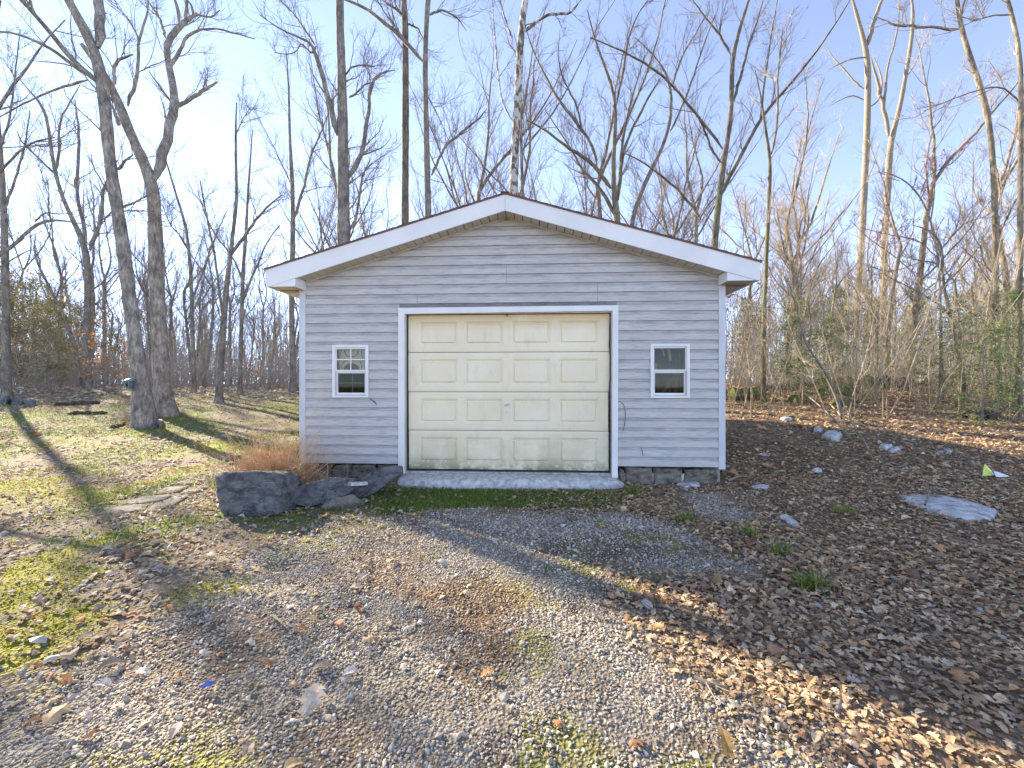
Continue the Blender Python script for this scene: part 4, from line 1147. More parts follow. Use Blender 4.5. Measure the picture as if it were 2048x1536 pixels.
def key_tree(name, label, limbs, mat_, base=None, Z=None, twigs=1.0, seed=0, flare=.5, tw='twig', low=.25, group=None, cat='tree', tl=1.0, extend=True):
    """limbs: list of [(px, py, width px), ...]; first is the trunk. Traced in the picture, set at a real distance"""
    gen = np.random.default_rng(seed)
    x0, y0, w0 = limbs[0][0]
    if Z is None: Z = hit(*(base or (x0, y0)))[1]
    X0 = (x0 - 1024) / FPX * Z
    zg = float(gz(X0, Z))
    done = []   # (px array, py array, depth array)
    polys = []
    for li, lb in enumerate(limbs):
        q = np.array(lb, float)
        ln = np.concatenate([[0], np.cumsum(np.hypot(np.diff(q[:, 0]), np.diff(q[:, 1])))])
        if li == 0:
            dep = Z + (gen.random() - .5) * .06 * Z * (ln / ln[-1]) ** 1.5
        else:
            best = None
            for (qx, qy, qd) in done:
                dd = np.hypot(qx - q[0, 0], qy - q[0, 1]); i = dd.argmin()
                if best is None or dd[i] < best[0]: best = (dd[i], qd[i])
            drift = (gen.random() - .5) * 1.1 * ln[-1] / FPX * Z * .8
            dep = best[1] + drift * (ln / ln[-1]) ** 1.2
        X = (q[:, 0] - 1024) / FPX * dep; Zz = CAM_H - (q[:, 1] - 768) / FPX * dep; Rr = np.maximum(q[:, 2] / 2 / FPX * dep * dep / np.hypot(X, dep), .010)
        P = np.stack([X, dep, Zz, Rr], 1)
        if li == 0:
            if P[0, 2] > zg - .1:
                d_ = P[1] - P[0]; down = P[0].copy(); down[2] = zg - .15
                k_ = (P[0, 2] - down[2]) / max(P[1, 2] - P[0, 2], .5); down[0] -= d_[0] * min(k_, 1.5) * .6; down[3] *= 1.05
                if P[0, 2] - zg > .25: P = np.concatenate([[down], P])
                else: P[0] = [P[0, 0], P[0, 1], zg - .15, P[0, 3]]
        if extend and q[-1, 1] < 14 and q[-1, 2] > 3:
            d_ = P[-1, :3] - P[-2, :3]; d_ = d_ / np.linalg.norm(d_); L = min(6, 2 + 18 * P[-1, 3])
            for s_, rf in ((.5, .62), (1.0, .2)):
                e_ = P[-1, :3] if s_ == .5 else P[-1, :3]
                e_ = e_ + (d_ + np.array([gen.normal() * .15, gen.normal() * .15, .2])) * L * .5
                P = np.concatenate([P, [[*e_, P[-1, 3] * (rf if s_ == .5 else .35)]]])
        elif q[-1, 2] < 7 or li > 0: P[-1, 3] = min(P[-1, 3], .012 + .3 * P[-1, 3])
        K = 26 if li == 0 else 16
        Q = resample(P, K)
        if li: Q[0, 3] *= .45
        if li: Q[1:-1, :3] += gen.normal(size=(K - 2, 3)) * .25 * Q[1:-1, 3:4]
        tt = np.linspace(0, 1, K) * (K - 1); ii = np.interp(tt, np.arange(K), np.arange(K))
        done.append((1024 + FPX * Q[:, 0] / Q[:, 1], 768 - FPX * (Q[:, 2] - CAM_H) / Q[:, 1], Q[:, 1]))
        polys.append(Q)
    root = empty(name, (X0, Z, zg), label, cat, group)
    off = np.array([X0, Z, zg])
    a = Acc()
    for li, Q in enumerate(polys):
        Pq, Rq = Q[:, :3] - off, Q[:, 3].copy()
        if li == 0:
            h = Pq[:, 2]; K2 = 60
            qq = np.concatenate([Pq, Rq[:, None]], 1); 
            d_ = np.concatenate([[0], np.cumsum(np.linalg.norm(np.diff(Pq, axis=0), axis=1))]); t_ = d_[-1] * np.linspace(0, 1, K2) ** 1.5
            qq = np.stack([np.interp(t_, d_, qq[:, i]) for i in range(4)], 1); Pq, Rq = qq[:, :3], qq[:, 3]
            Rq = Rq * (1 + flare * np.exp(-np.maximum(Pq[:, 2], 0) / .35)) * (1 + .04 * gen.normal(size=K2))
            tubes(a, Pq[None], Rq[None], 14, .035)
        else: tubes(a, Pq[None], Rq[None], 8 if Rq[0] > .06 else 6, .05)
    link('trunk', a.mesh('trunk', True), mat_, root)
    c = Acc()
    Pm = np.stack([resample(Q[:, :3] - off, 16) for Q in polys]); Rm = np.stack([np.interp(np.linspace(0, 1, 16), np.linspace(0, 1, len(Q)), Q[:, 3]) for Q in polys])
    sc_ = .5 + Z / 40
    m1 = max(2, int(round(9 * twigs)))
    P1, R1 = spawn(Pm[1:], Rm[1:], m1, .12, .98, 48, 2.0 * tl * sc_, 7, .14, .35, .42, .012, gen) if len(polys) > 1 else (None, None)
    P0, R0 = spawn(Pm[:1], Rm[:1], max(2, int(9 * twigs)), low, .98, 62, 2.3 * tl * sc_, 7, .15, .35, .2, .014, gen)
    R0 = np.minimum(R0, .04)
    P1 = P0 if P1 is None else np.concatenate([P0, P1]); R1 = R0 if R1 is None else np.concatenate([R0, R1]); R1 = np.minimum(R1, .035)
    tubes(c, P1, R1, 4)
    twig_levels(c, P1, R1, gen, [dict(m=6, t0=.12, t1=1, ang=42, L=.95 * tl * sc_, k=5, wander=.16, up=.25, rr=.5, rmin=.0048, sides=3),
                                 dict(m=5, t0=.1, t1=1, ang=40, L=.42 * tl * sc_, k=4, wander=.2, up=.2, rr=.6, rmin=.0032, sides=3)])
    link('crown', c.mesh('crown', False), M[tw], root)
    return root, polys

def fan(x, y, w_, tips, sag=0):
    """helper: limbs that start at (x, y) and run to tips with a slight curve"""
    out = []
    for (tx, ty) in tips:
        mx, my = x + (tx - x) * .45 + (ty - y) * .05, y + (ty - y) * .55
        out.append([(x, y, w_), (mx, my, w_ * .7), (tx, ty, w_ * .35)])
    return out

T1, T1p = key_tree('oak_tree', 'thick leaning grey oak with the bird feeder fixed to its trunk',
    [[(291, 853, 60), (287, 815, 48), (283, 781, 38), (278, 722, 33), (267, 664, 32), (260, 605, 31), (253, 546, 31), (246, 488, 30), (234, 410, 29), (223, 352, 25), (215, 293, 27), (212, 234, 29), (210, 190, 28), (203, 146, 26), (195, 100, 26), (188, 75, 26), (165, 59, 24), (152, 29, 24), (129, 0, 20)],
     [(196, 95, 22), (202, 44, 23), (196, 0, 22)],
     [(208, 175, 16), (173, 147, 14), (132, 108, 13), (100, 64, 12), (59, 15, 11), (40, 0, 10)],
     [(173, 150, 11), (117, 108, 9), (79, 85, 8), (44, 70, 6), (0, 62, 5), (-40, 60, 3)],
     [(175, 160, 7), (120, 175, 6), (60, 200, 5), (10, 228, 4), (-30, 250, 3)],
     [(100, 62, 8), (70, 40, 7), (60, 0, 6)],
     [(228, 170, 8), (229, 150, 8), (226, 131, 8), (240, 118, 7), (266, 109, 5)],
     [(236, 340, 8), (250, 322, 6), (266, 309, 4)], [(246, 415, 6), (270, 404, 5), (292, 393, 3)], [(248, 422, 4), (275, 421, 4), (300, 424, 2)]],
    M['bark_oak'], base=(291, 853), seed=11, twigs=.4, flare=.05)
key_tree('oak_tree', 'thick grey oak that forks in a wide Y just behind the feeder oak',
    [[(338, 831, 50), (327, 800, 40), (324, 781, 37), (321, 693, 33), (315, 605, 33), (312, 517, 34), (311, 459, 30), (308, 395, 28), (305, 352, 30), (293, 337, 25), (272, 293, 23), (252, 249, 23), (243, 214, 22), (217, 164, 20), (195, 125, 18), (165, 90, 12)],
     [(308, 360, 24), (322, 330, 22), (334, 278, 22), (346, 234, 21), (350, 214, 20), (346, 161, 17), (337, 126, 15), (331, 88, 14), (343, 64, 14), (357, 44, 14), (381, 35, 12), (394, 26, 8)],
     [(351, 213, 11), (378, 199, 9), (410, 179, 9), (435, 164, 7)],
     [(339, 138, 9), (366, 94, 8), (372, 70, 7), (395, 59, 5), (430, 55, 4), (469, 67, 4), (510, 78, 2)],
     [(370, 42, 8), (374, 20, 7), (374, 0, 6)], [(358, 43, 9), (360, 20, 8), (350, 0, 6)], [(386, 33, 7), (388, 12, 6), (375, 0, 4)],
     [(331, 75, 7), (320, 38, 6), (305, 15, 5), (293, 0, 3)],
     [(256, 212, 9), (272, 164, 8), (277, 117, 7), (277, 76, 6), (293, 38, 5), (297, 0, 3)], [(277, 76, 4), (262, 45, 4), (240, 20, 3), (214, 0, 2)],
     [(277, 145, 3), (300, 132, 3), (326, 124, 2), (350, 100, 1)], [(240, 250, 10), (232, 232, 9), (224, 212, 8)],
     [(372, 45, 5), (395, 28, 4), (420, 36, 4), (440, 20, 2)]],
    M['bark_oak'], base=(340, 832), seed=12, twigs=.55, flare=.12)
key_tree('forked_tree', 'slim grey tree with a three way fork left of the feeder oak',
    [[(178, 778, 20), (173, 722, 17), (172, 660, 16), (176, 605, 15), (176, 517, 17), (170, 490, 15), (161, 467, 12), (148, 445, 11), (135, 423, 10), (122, 385, 10), (110, 352, 9), (100, 278, 8), (90, 205, 7), (62, 190, 5), (40, 160, 3)],
     [(172, 485, 10), (167, 450, 9), (155, 400, 8), (152, 366, 8), (158, 293, 7), (158, 260, 6), (150, 200, 4)],
     [(180, 500, 11), (190, 473, 10), (205, 430, 9), (203, 395, 8), (215, 360, 6), (235, 320, 4)],
     [(207, 440, 5), (222, 424, 4), (250, 410, 3), (290, 400, 2)],
     [(112, 350, 6), (80, 320, 5), (40, 280, 4), (35, 262, 3)], [(113, 340, 7), (118, 290, 6), (117, 250, 5), (128, 225, 4), (160, 170, 2)],
     [(185, 580, 5), (200, 568, 4), (225, 545, 3)]],
    M['bark_grey'], base=(178, 778), seed=13)
key_tree('leaning_tree', 'dark slender leaning tree crossing in front of the cedars', [[(166, 775, 10), (155, 720, 9), (146, 678, 9), (128, 635, 8), (111, 599, 8), (88, 553, 7), (70, 517, 5), (67, 490, 4), (72, 470, 3)],
    [(112, 600, 4), (125, 560, 3), (137, 540, 2)]], M['bark_grey'], base=(166, 778), seed=14, twigs=.5)
key_tree('slim_tree', 'dark slender tree with narrow Y fork standing in the open lawn',
    [[(437, 806, 16), (442, 722, 14), (448, 634, 13), (454, 561, 11), (461, 517, 9), (466, 459, 8), (475, 400, 7), (472, 351, 6), (471, 264, 5), (473, 205, 3)],
     [(462, 512, 8), (483, 479, 7), (513, 438, 6), (542, 405, 4), (565, 390, 2)], [(446, 640, 6), (436, 560, 5), (428, 500, 5), (415, 440, 4), (400, 360, 3)],
     [(471, 270, 3), (485, 240, 2), (500, 215, 1)]], M['bark_grey'], base=(437, 806), seed=15, twigs=1.1)
key_tree('slim_tree', 'straight slim tree just left of the garage eave',
    [[(587, 784, 16), (584, 693, 12), (583, 590, 11), (585, 517, 11), (586, 400, 9), (585, 369, 9), (582, 322, 7), (579, 264, 6), (578, 176, 4), (572, 100, 2)],
     [(587, 440, 7), (597, 410, 6), (611, 366, 5), (622, 305, 4), (643, 264, 3), (655, 230, 2)], [(580, 365, 4), (560, 320, 3), (535, 270, 2), (510, 220, 1)]], M['bark_grey'], base=(587, 784), seed=16, twigs=1.2)
key_tree('large_tree', 'broad grey trunk rising straight behind the roof, left of the ridge',
    [[(690, 640, 30), (687, 450, 27), (687, 381, 24), (685, 293, 25), (686, 249, 21), (684, 176, 19), (682, 117, 17), (680, 59, 16), (679, 0, 16)],
     [(676, 272, 14), (664, 220, 12), (649, 176, 10), (641, 132, 9), (632, 91, 8), (618, 80, 6), (600, 76, 4), (560, 60, 3), (520, 30, 2)],
     [(630, 90, 5), (610, 60, 4), (590, 30, 3), (560, 0, 2)], [(632, 92, 5), (627, 110, 5), (620, 105, 4), (600, 82, 3), (598, 100, 3), (580, 110, 2), (550, 105, 2)],
     [(697, 355, 12), (717, 331, 11), (725, 284, 9), (734, 249, 8), (740, 176, 7), (755, 143, 4), (790, 140, 2)], [(698, 195, 5), (715, 185, 4), (730, 168, 3), (745, 165, 2)],
     [(692, 150, 4), (700, 135, 4), (720, 130, 3), (750, 133, 2)], [(700, 460, 7), (712, 440, 6), (718, 400, 5), (725, 350, 4), (740, 320, 3)]],
    M['bark_grey'], Z=16.5, seed=17, twigs=1.0, flare=.2)
key_tree('tall_tree', 'tall straight mottled trunk behind roof, left of the twin trunks pair', [[(811, 620, 16), (810, 440, 15), (811, 300, 14), (811, 176, 14), (811, 80, 13), (810, 0, 12)],
     [(814, 45, 7), (800, 25, 5), (780, 10, 4), (765, 0, 3)], [(812, 48, 4), (835, 55, 4), (848, 80, 2)]], M['bark_moss'], Z=19, seed=18, twigs=.9, flare=.2, low=.5)
key_tree('tall_tree', 'brown trunk with a big limb arching left, behind roof near the ridge',
    [[(858, 620, 14), (857, 430, 13), (853, 293, 12), (851, 176, 11), (849, 123, 11), (851, 88, 10), (854, 0, 10)],
     [(847, 125, 9), (813, 82, 9), (778, 56, 9), (749, 29, 7), (722, 6, 6), (690, 2, 4)], [(863, 351, 6), (889, 293, 5), (925, 264, 5), (957, 240, 4), (974, 217, 2)],
     [(859, 30, 5), (875, 22, 4), (888, 20, 4), (915, 35, 3), (933, 62, 1)], [(855, 190, 3), (880, 240, 2), (905, 300, 1)], [(800, 70, 4), (790, 50, 4), (770, 28, 3), (755, 0, 3)]],
    M['bark_grey'], Z=18, seed=19, twigs=.9, flare=.2)
key_tree('sycamore_tree', 'pale patchy trunk rising directly behind the roof ridge',
    [[(1024, 620, 19), (1027, 384, 17), (1030, 293, 17), (1036, 176, 15), (1042, 59, 14), (1048, 0, 12)], [(1050, 63, 7), (1072, 44, 6), (1094, 29, 5), (1120, 27, 5), (1143, 29, 4), (1161, 0, 3)],
     [(1024, 240, 4), (1005, 215, 4), (998, 160, 3), (990, 80, 3), (985, 0, 2)], [(1024, 80, 5), (1017, 55, 4), (1005, 20, 3), (1000, 0, 2)]], M['bark_patch'], Z=19, seed=20, twigs=.7, flare=.2, low=.5)
key_tree('slim_tree', 'thin grey stem close beside the pale patchy trunk', [[(1047, 620, 8), (1045, 390, 7), (1043, 300, 6), (1042, 234, 5), (1044, 190, 3)], [(1046, 300, 5), (1070, 270, 4), (1105, 230, 4), (1150, 150, 3), (1190, 60, 2), (1230, 0, 2)],
     [(1043, 310, 3), (1060, 260, 3), (1090, 215, 2), (1115, 190, 1)]], M['bark_grey'], Z=21, seed=21, flare=.2)
key_tree('spreading_tree', 'mossy multi stemmed spreading tree behind the right slope of roof',
    [[(1240, 640, 18), (1236, 440, 15), (1230, 400, 13), (1225, 375, 9), (1228, 293, 8), (1234, 205, 7), (1226, 173, 6), (1205, 123, 5), (1190, 85, 4), (1175, 20, 2)],
     [(1222, 377, 9), (1193, 337, 8), (1170, 313, 7), (1141, 302, 6), (1114, 275, 5), (1088, 258, 4), (1053, 240, 3)], [(1194, 338, 6), (1190, 299, 6), (1164, 258, 6), (1129, 214, 6), (1108, 190, 5), (1088, 146, 4), (1064, 100, 3), (1050, 50, 2)],
     [(1236, 400, 9), (1240, 351, 8), (1243, 307, 7), (1258, 272, 6), (1278, 231, 6), (1302, 187, 5), (1322, 155, 3)], [(1234, 205, 5), (1250, 120, 5), (1258, 70, 4), (1280, 20, 3), (1296, 0, 2)],
     [(1228, 430, 9), (1218, 400, 8), (1195, 370, 7), (1165, 345, 5), (1150, 310, 4), (1120, 265, 3), (1090, 220, 2)], [(1240, 330, 6), (1246, 280, 5), (1258, 215, 4), (1275, 160, 3), (1290, 110, 2)],
     [(1164, 258, 4), (1150, 200, 4), (1125, 160, 3), (1115, 110, 2), (1120, 60, 1)]], M['bark_moss'], Z=17, seed=22, twigs=.9, tl=.8, flare=.2)
key_tree('spreading_tree', 'tree leaning right beside the mossy multi stemmed one behind roof',
    [[(1255, 640, 12), (1261, 445, 10), (1278, 390, 9), (1305, 337, 8), (1325, 293, 8), (1340, 264, 7), (1346, 176, 6), (1334, 140, 4), (1310, 110, 3), (1270, 75, 2)],
     [(1345, 170, 5), (1365, 110, 4), (1395, 60, 3), (1420, 20, 2)], [(1341, 262, 5), (1352, 240, 4), (1378, 180, 4), (1400, 110, 3), (1430, 30, 2)]], M['bark_grey'], Z=18, seed=23, twigs=1.0, flare=.2, tl=.85)
key_tree('spreading_tree', 'mossy dark trunk with steep V limbs behind the right roof eave',
    [[(1425, 640, 16), (1428, 490, 14), (1433, 440, 13), (1442, 366, 12), (1448, 308, 11), (1458, 270, 11), (1464, 235, 10), (1466, 205, 9), (1460, 132, 9), (1469, 88, 8), (1482, 50, 7), (1497, 0, 6)],
     [(1467, 203, 7), (1475, 175, 6), (1483, 146, 6), (1498, 88, 5), (1512, 50, 4), (1526, 0, 3)], [(1445, 298, 6), (1410, 249, 6), (1360, 187, 5), (1322, 146, 5), (1275, 117, 4), (1230, 95, 3), (1180, 75, 2)],
     [(1442, 325, 5), (1424, 300, 5), (1405, 250, 4), (1385, 215, 3)], [(1437, 400, 10), (1441, 390, 9), (1469, 337, 8), (1498, 278, 8), (1522, 234, 8), (1557, 193, 6), (1594, 155, 6), (1638, 97, 5), (1680, 35, 4), (1700, 0, 3)],
     [(1520, 236, 5), (1526, 190, 4), (1536, 110, 4), (1545, 60, 3), (1555, 0, 3)], [(1462, 110, 5), (1440, 70, 5), (1415, 40, 4), (1385, 0, 3)], [(1402, 440, 7), (1390, 420, 6), (1355, 378, 5), (1315, 345, 4), (1280, 320, 3), (1245, 305, 2)]],
    M['bark_moss'], Z=17, seed=24, twigs=.9, flare=.2, tl=.8)
key_tree('tall_tree', 'straight tan trunk that forks high, nearest the garage in the right woods',
    [[(1713, 757, 16), (1712, 700, 14), (1712, 640, 14), (1716, 576, 14), (1724, 480, 15), (1727, 400, 15), (1732, 322, 14), (1735, 234, 14), (1737, 146, 13), (1734, 88, 12), (1715, 44, 9), (1706, 0, 7)],
     [(1736, 90, 10), (1747, 44, 9), (1755, 20, 8), (1764, 0, 7)], [(1732, 115, 4), (1700, 118, 3), (1680, 128, 3), (1655, 140, 1)], [(1728, 178, 5), (1705, 160, 4), (1690, 140, 4), (1670, 120, 3), (1650, 90, 1)],
     [(1728, 200, 3), (1705, 190, 3), (1680, 200, 2), (1655, 215, 1)], [(1738, 215, 5), (1760, 200, 4), (1765, 160, 4), (1755, 130, 3), (1745, 110, 2)]],
    M['bark_tan'], base=(1713, 757), seed=25, twigs=.9, tl=.7, tw='twig_tan')
key_tree('tall_tree', 'tan trunk splitting into two long limbs, second of the right woods pair',
    [[(1771, 757, 17), (1770, 720, 15), (1767, 600, 14), (1766, 546, 15), (1769, 480, 15), (1773, 440, 14), (1778, 330, 14), (1779, 275, 14), (1795, 240, 10), (1802, 215, 10), (1811, 146, 10), (1826, 73, 9), (1827, 0, 8)],
     [(1777, 272, 10), (1768, 215, 9), (1758, 180, 8), (1750, 145, 6), (1742, 115, 4)], [(1770, 205, 6), (1772, 150, 5), (1782, 110, 4), (1796, 60, 4), (1800, 0, 3)], [(1808, 160, 4), (1830, 130, 3), (1850, 80, 2), (1870, 40, 1)]],
    M['bark_tan'], base=(1771, 757), seed=26, twigs=.9, tl=.7, tw='twig_tan')
key_tree('tall_tree', 'curving grey trunk with a long wavy limb reaching left at its top',
    [[(1996, 790, 17), (1994, 693, 14), (1992, 576, 14), (1990, 440, 14), (1987, 322, 14), (1978, 234, 14), (1964, 176, 13), (1943, 123, 12), (1928, 82, 11), (1917, 53, 10), (1914, 0, 9)],
     [(1918, 58, 8), (1895, 60, 7), (1870, 52, 6), (1844, 56, 6), (1820, 48, 6), (1794, 56, 6), (1775, 42, 4), (1755, 35, 2)], [(1920, 40, 7), (1925, 10, 6), (1930, 0, 5)],
     [(1978, 240, 5), (1985, 300, 4), (1998, 360, 4), (2004, 420, 3)]], M['bark_tan'], base=(1996, 800), seed=27, twigs=.8, tl=.6, tw='twig_tan')
key_tree('tall_tree', 'tan trunk at the far edge of right woods, beside the curving one',
    [[(2036, 820, 16), (2038, 640, 14), (2041, 440, 14), (2041, 293, 13), (2043, 176, 12), (2040, 94, 11), (2028, 38, 10), (2014, 0, 9)], [(2042, 210, 6), (2020, 180, 5), (1995, 172, 4), (1960, 178, 4), (1900, 200, 3), (1848, 222, 2)],
     [(2020, 30, 5), (1990, 30, 4), (1960, 38, 3), (1940, 42, 2)]], M['bark_tan'], base=(2036, 825), seed=28, twigs=.8, tl=.6, tw='twig_tan')
key_tree('slim_tree', 'slender mossy tree with a tuning fork top just right of the eave',
    [[(1527, 800, 9), (1527, 664, 9), (1531, 560, 8), (1536, 440, 8), (1541, 330, 8), (1542, 308, 7), (1532, 275, 6), (1528, 235, 5), (1522, 190, 4), (1510, 140, 2)], [(1543, 308, 6), (1552, 270, 5), (1556, 215, 5), (1555, 160, 4), (1560, 110, 3), (1565, 60, 2)]],
    M['bark_moss'], base=(1527, 805), seed=29, twigs=1.1, tl=.8, tw='twig_tan')
key_tree('crooked_tree', 'crooked dark stem curving through the right understory',
    [[(1935, 800, 10), (1925, 750, 9), (1912, 690, 9), (1905, 649, 8), (1895, 605, 8), (1887, 576, 7), (1884, 517, 6), (1886, 490, 6), (1870, 467, 5), (1850, 455, 4), (1825, 450, 2)], [(1886, 495, 5), (1905, 470, 4), (1930, 445, 3), (1965, 435, 2)],
     [(1884, 530, 4), (1850, 520, 3), (1800, 540, 2), (1740, 550, 1)], [(1905, 640, 4), (1880, 610, 4), (1830, 580, 3), (1770, 550, 2)]], M['bark_grey'], base=(1935, 805), seed=30, twigs=1.0, tl=.6)
key_tree('leaning_sapling', 'dark sapling leaning left out of the leaves by the white rocks',
    [[(1686, 838, 9), (1676, 800, 7), (1664, 775, 6), (1650, 745, 6), (1635, 722, 5), (1612, 690, 4), (1598, 640, 4), (1590, 600, 3), (1570, 560, 2)], [(1618, 700, 3), (1622, 640, 3), (1612, 590, 2), (1640, 560, 1)]],
    M['bark_grey'], base=(1686, 842), seed=31, twigs=.9, tl=.45, tw='twig_tan', flare=.1)
key_tree('slim_tree', 'pale slim tree with upright limbs behind the lawn, middle of left woods',
    [[(388, 772, 9), (386, 690, 8), (384, 610, 8), (380, 520, 7), (372, 450, 6), (352, 390, 5), (335, 330, 4), (322, 290, 2)], [(384, 600, 5), (400, 560, 4), (420, 500, 4), (440, 450, 3), (455, 420, 2)], [(378, 500, 4), (360, 470, 4), (340, 450, 3), (325, 410, 2)]],
    M['bark_grey'], base=(388, 785), seed=32, twigs=1.3)
key_tree('slim_tree', 'slim tree with broad fan of limbs between feeder oak and garage',
    [[(480, 772, 10), (481, 690, 9), (484, 620, 9), (486, 540, 8), (492, 470, 7), (495, 400, 5), (500, 330, 4), (505, 260, 2)], [(486, 600, 6), (500, 560, 5), (520, 520, 4), (535, 480, 3), (560, 450, 2)], [(484, 560, 5), (470, 520, 4), (430, 470, 4), (410, 430, 3), (395, 380, 2)]],
    M['bark_grey'], base=(480, 790), seed=33, twigs=1.3)
key_tree('arching_tree', 'tree beyond the frame whose long limbs arch over the left edge',
    [[(-130, 830, 34), (-120, 640, 30), (-100, 480, 26), (-60, 380, 22), (-40, 300, 18), (-35, 200, 14), (-20, 100, 10), (0, 0, 7)],
     [(-85, 560, 12), (0, 510, 11), (40, 480, 10), (70, 445, 10), (100, 438, 7), (140, 442, 5), (178, 451, 2)], [(-60, 400, 10), (0, 345, 8), (25, 315, 7), (60, 285, 5), (110, 275, 3)],
     [(-40, 300, 10), (0, 210, 9), (25, 170, 8), (60, 130, 6), (90, 80, 4), (130, 40, 3)], [(-80, 570, 6), (0, 535, 5), (30, 515, 4), (60, 500, 2)], [(70, 445, 5), (88, 425, 4), (120, 428, 3), (150, 428, 2)]],
    M['bark_grey'], Z=9, seed=34, twigs=.5, extend=False)

key_tree('tall_tree', 'tall dark trunk right at the left frame edge among cedars', [[(14, 800, 20), (12, 640, 18), (10, 500, 16), (6, 380, 14), (-4, 250, 11), (-10, 120, 8), (-20, 20, 5)],
    [(8, 420, 8), (30, 360, 6), (48, 300, 5), (60, 220, 3)], [(0, 300, 7), (20, 240, 5), (30, 150, 4), (40, 60, 2)]], M['bark_grey'], Z=19.5, seed=35, twigs=1.0)

# ------------------------------------------------------------------ woodland: individual bare trees made from a few models
def bare_model(seed, H=18, lean=.06, forks=2, mat_=None, tw='twig', dens=1.0):
    gen = np.random.default_rng(seed)
    r0 = .0082 * H * (.7 + .5 * gen.random())
    K = 14
    def stem(p, d, L, r, rt, k=12, w_=.05):
        C = [p]; 
        for j in range(k - 1):
            d = norm(d + gen.normal(size=3) * w_ + np.array([0, 0, .05])); C.append(C[-1] + d * L / (k - 1))
        return np.array(C), np.linspace(r, rt, k)
    a = Acc(); limbs = []
    P, R = stem(np.array([0, 0, -.3]), norm(np.array([gen.normal() * lean, gen.normal() * lean, 1])), H * .55, r0, r0 * .6, 14, .035)
    Rf = R * (1 + .45 * np.exp(-np.linspace(0, H * .55, 14) / .5)); tubes(a, P[None], Rf[None], 9, .04)
    ends = []
    for f_ in range(forks):
        an = gen.random() * 6.28; sp = .25 + .25 * gen.random()
        d = norm(P[-1] - P[-2] + np.array([math.cos(an) * sp, math.sin(an) * sp, 0]))
        Q, RQ = stem(P[-1], d, H * (.38 + .15 * gen.random()), r0 * .5, r0 * .08, 12, .09); tubes(a, Q[None], RQ[None], 7, .04); limbs.append((Q, RQ))
    for f_ in range(4 + int(3 * gen.random())):
        i = 5 + int(gen.random() * 8); an = gen.random() * 6.28
        d = norm(np.array([math.cos(an), math.sin(an), .9 + gen.random()]))
        Q, RQ = stem(P[i], d, H * (.22 + .2 * gen.random()), r0 * .3, r0 * .05, 12, .12); tubes(a, Q[None], RQ[None], 6, .04); limbs.append((Q, RQ))
    tr = a.mesh('trunk', True)
    c = Acc()
    Pm = np.stack([q for q, _ in limbs]); Rm = np.stack([q for _, q in limbs])
    P1, R1 = spawn(Pm, Rm, int(9 * dens), .1, 1, 45, H * .13, 6, .15, .4, .45, .012, gen); tubes(c, P1, R1, 4)
    twig_levels(c, P1, R1, gen, [dict(m=6, t0=.1, t1=1, ang=42, L=H * .06, k=4, wander=.16, up=.3, rr=.55, rmin=.008, sides=3),
                                 dict(m=3, t0=.1, t1=1, ang=40, L=H * .032, k=3, wander=.2, up=.3, rr=.6, rmin=.006, sides=3)])
    return tr, c.mesh('crown', False), mat_, tw
models = [bare_model(100 + i, H, .05, fk, M[mm], tw) for i, (H, fk, mm, tw) in enumerate(((19, 2, 'bark_grey', 'twig'), (17, 2, 'bark_tan', 'twig_tan'), (21, 3, 'bark_grey', 'twig'), (16, 2, 'bark_moss', 'twig_tan'), (20, 2, 'bark_tan', 'twig'), (15, 3, 'bark_grey', 'twig_tan'), (22, 2, 'bark_grey', 'twig')))]
protos = {}
def place_bare(i, x, y, rz, sc, label, group):
    tr, cr, mt, tw = models[i]
    loc = (x, y, float(gz(x, y)))
    if i not in protos:
        r = empty('bare_tree', loc, label, 'tree', group, rz); r.scale = (sc,) * 3
        link('trunk', tr, mt, r); link('crown', cr, M[tw], r); protos[i] = r
    else: dup(protos[i], loc, rz, sc, label, group)
pts = []
gen = np.random.default_rng(55)
def free(x, y, dmin):
    return all((x - a) ** 2 + (y - b) ** 2 > dmin * dmin for a, b in pts)
LOOK = ['tall twin forked grey', 'tan barked twin forked', 'tall three forked grey', 'moss barked twin forked', 'tall pale twin forked', 'short three forked grey', 'tallest slim grey']
ZONE = {'l': ('in the woods beyond the lawn', 'bare trees of the woods beyond the lawn'), 'm': ('rising over the roof from behind the garage', 'bare trees behind the garage'), 'r': ('in the brushy woods past the white rocks', 'bare trees of the woods past the rocks')}
def lab_tree(mi, z_, y, k_):
    dist = 'near' if y < 30 else ('mid distance' if y < 48 else 'far off')
    return (dist + ' ' + LOOK[mi] + ' bare tree ' + ZONE[z_][0], ZONE[z_][1])
tries = 0
while len(pts) < 270 and tries < 20000:
    tries += 1
    y = 19 + gen.random() ** 1.15 * 62; x = (gen.random() * 2 - 1) * (1.3 * y + 3)
    z_ = 'l' if x / y < -.5 else ('r' if x / y > .5 else 'm')
    if z_ == 'l' and y < 26: continue
    if z_ == 'm' and (y < 21 or gen.random() < .15): continue
    qx, qy = x, y - 3; tt_ = -qx * .789 + qy * .614; pp_ = qx * .614 + qy * .789
    if abs(pp_) < 6 and 0 < tt_ < 46: continue
    if z_ == 'r' and y < 21: continue
    if not free(x, y, 1.6 + y * .03): continue
    pts.append((x, y))
    mi = int(gen.choice([0, 2, 5, 6, 0, 4])) if z_ != 'r' else int(gen.choice([1, 3, 4, 5, 1]))
    place_bare(mi, x, y, gen.random() * 6.28, (.62 + .45 * gen.random()) * (.85 if z_ == 'l' else 1), *lab_tree(mi, z_, y, 0))

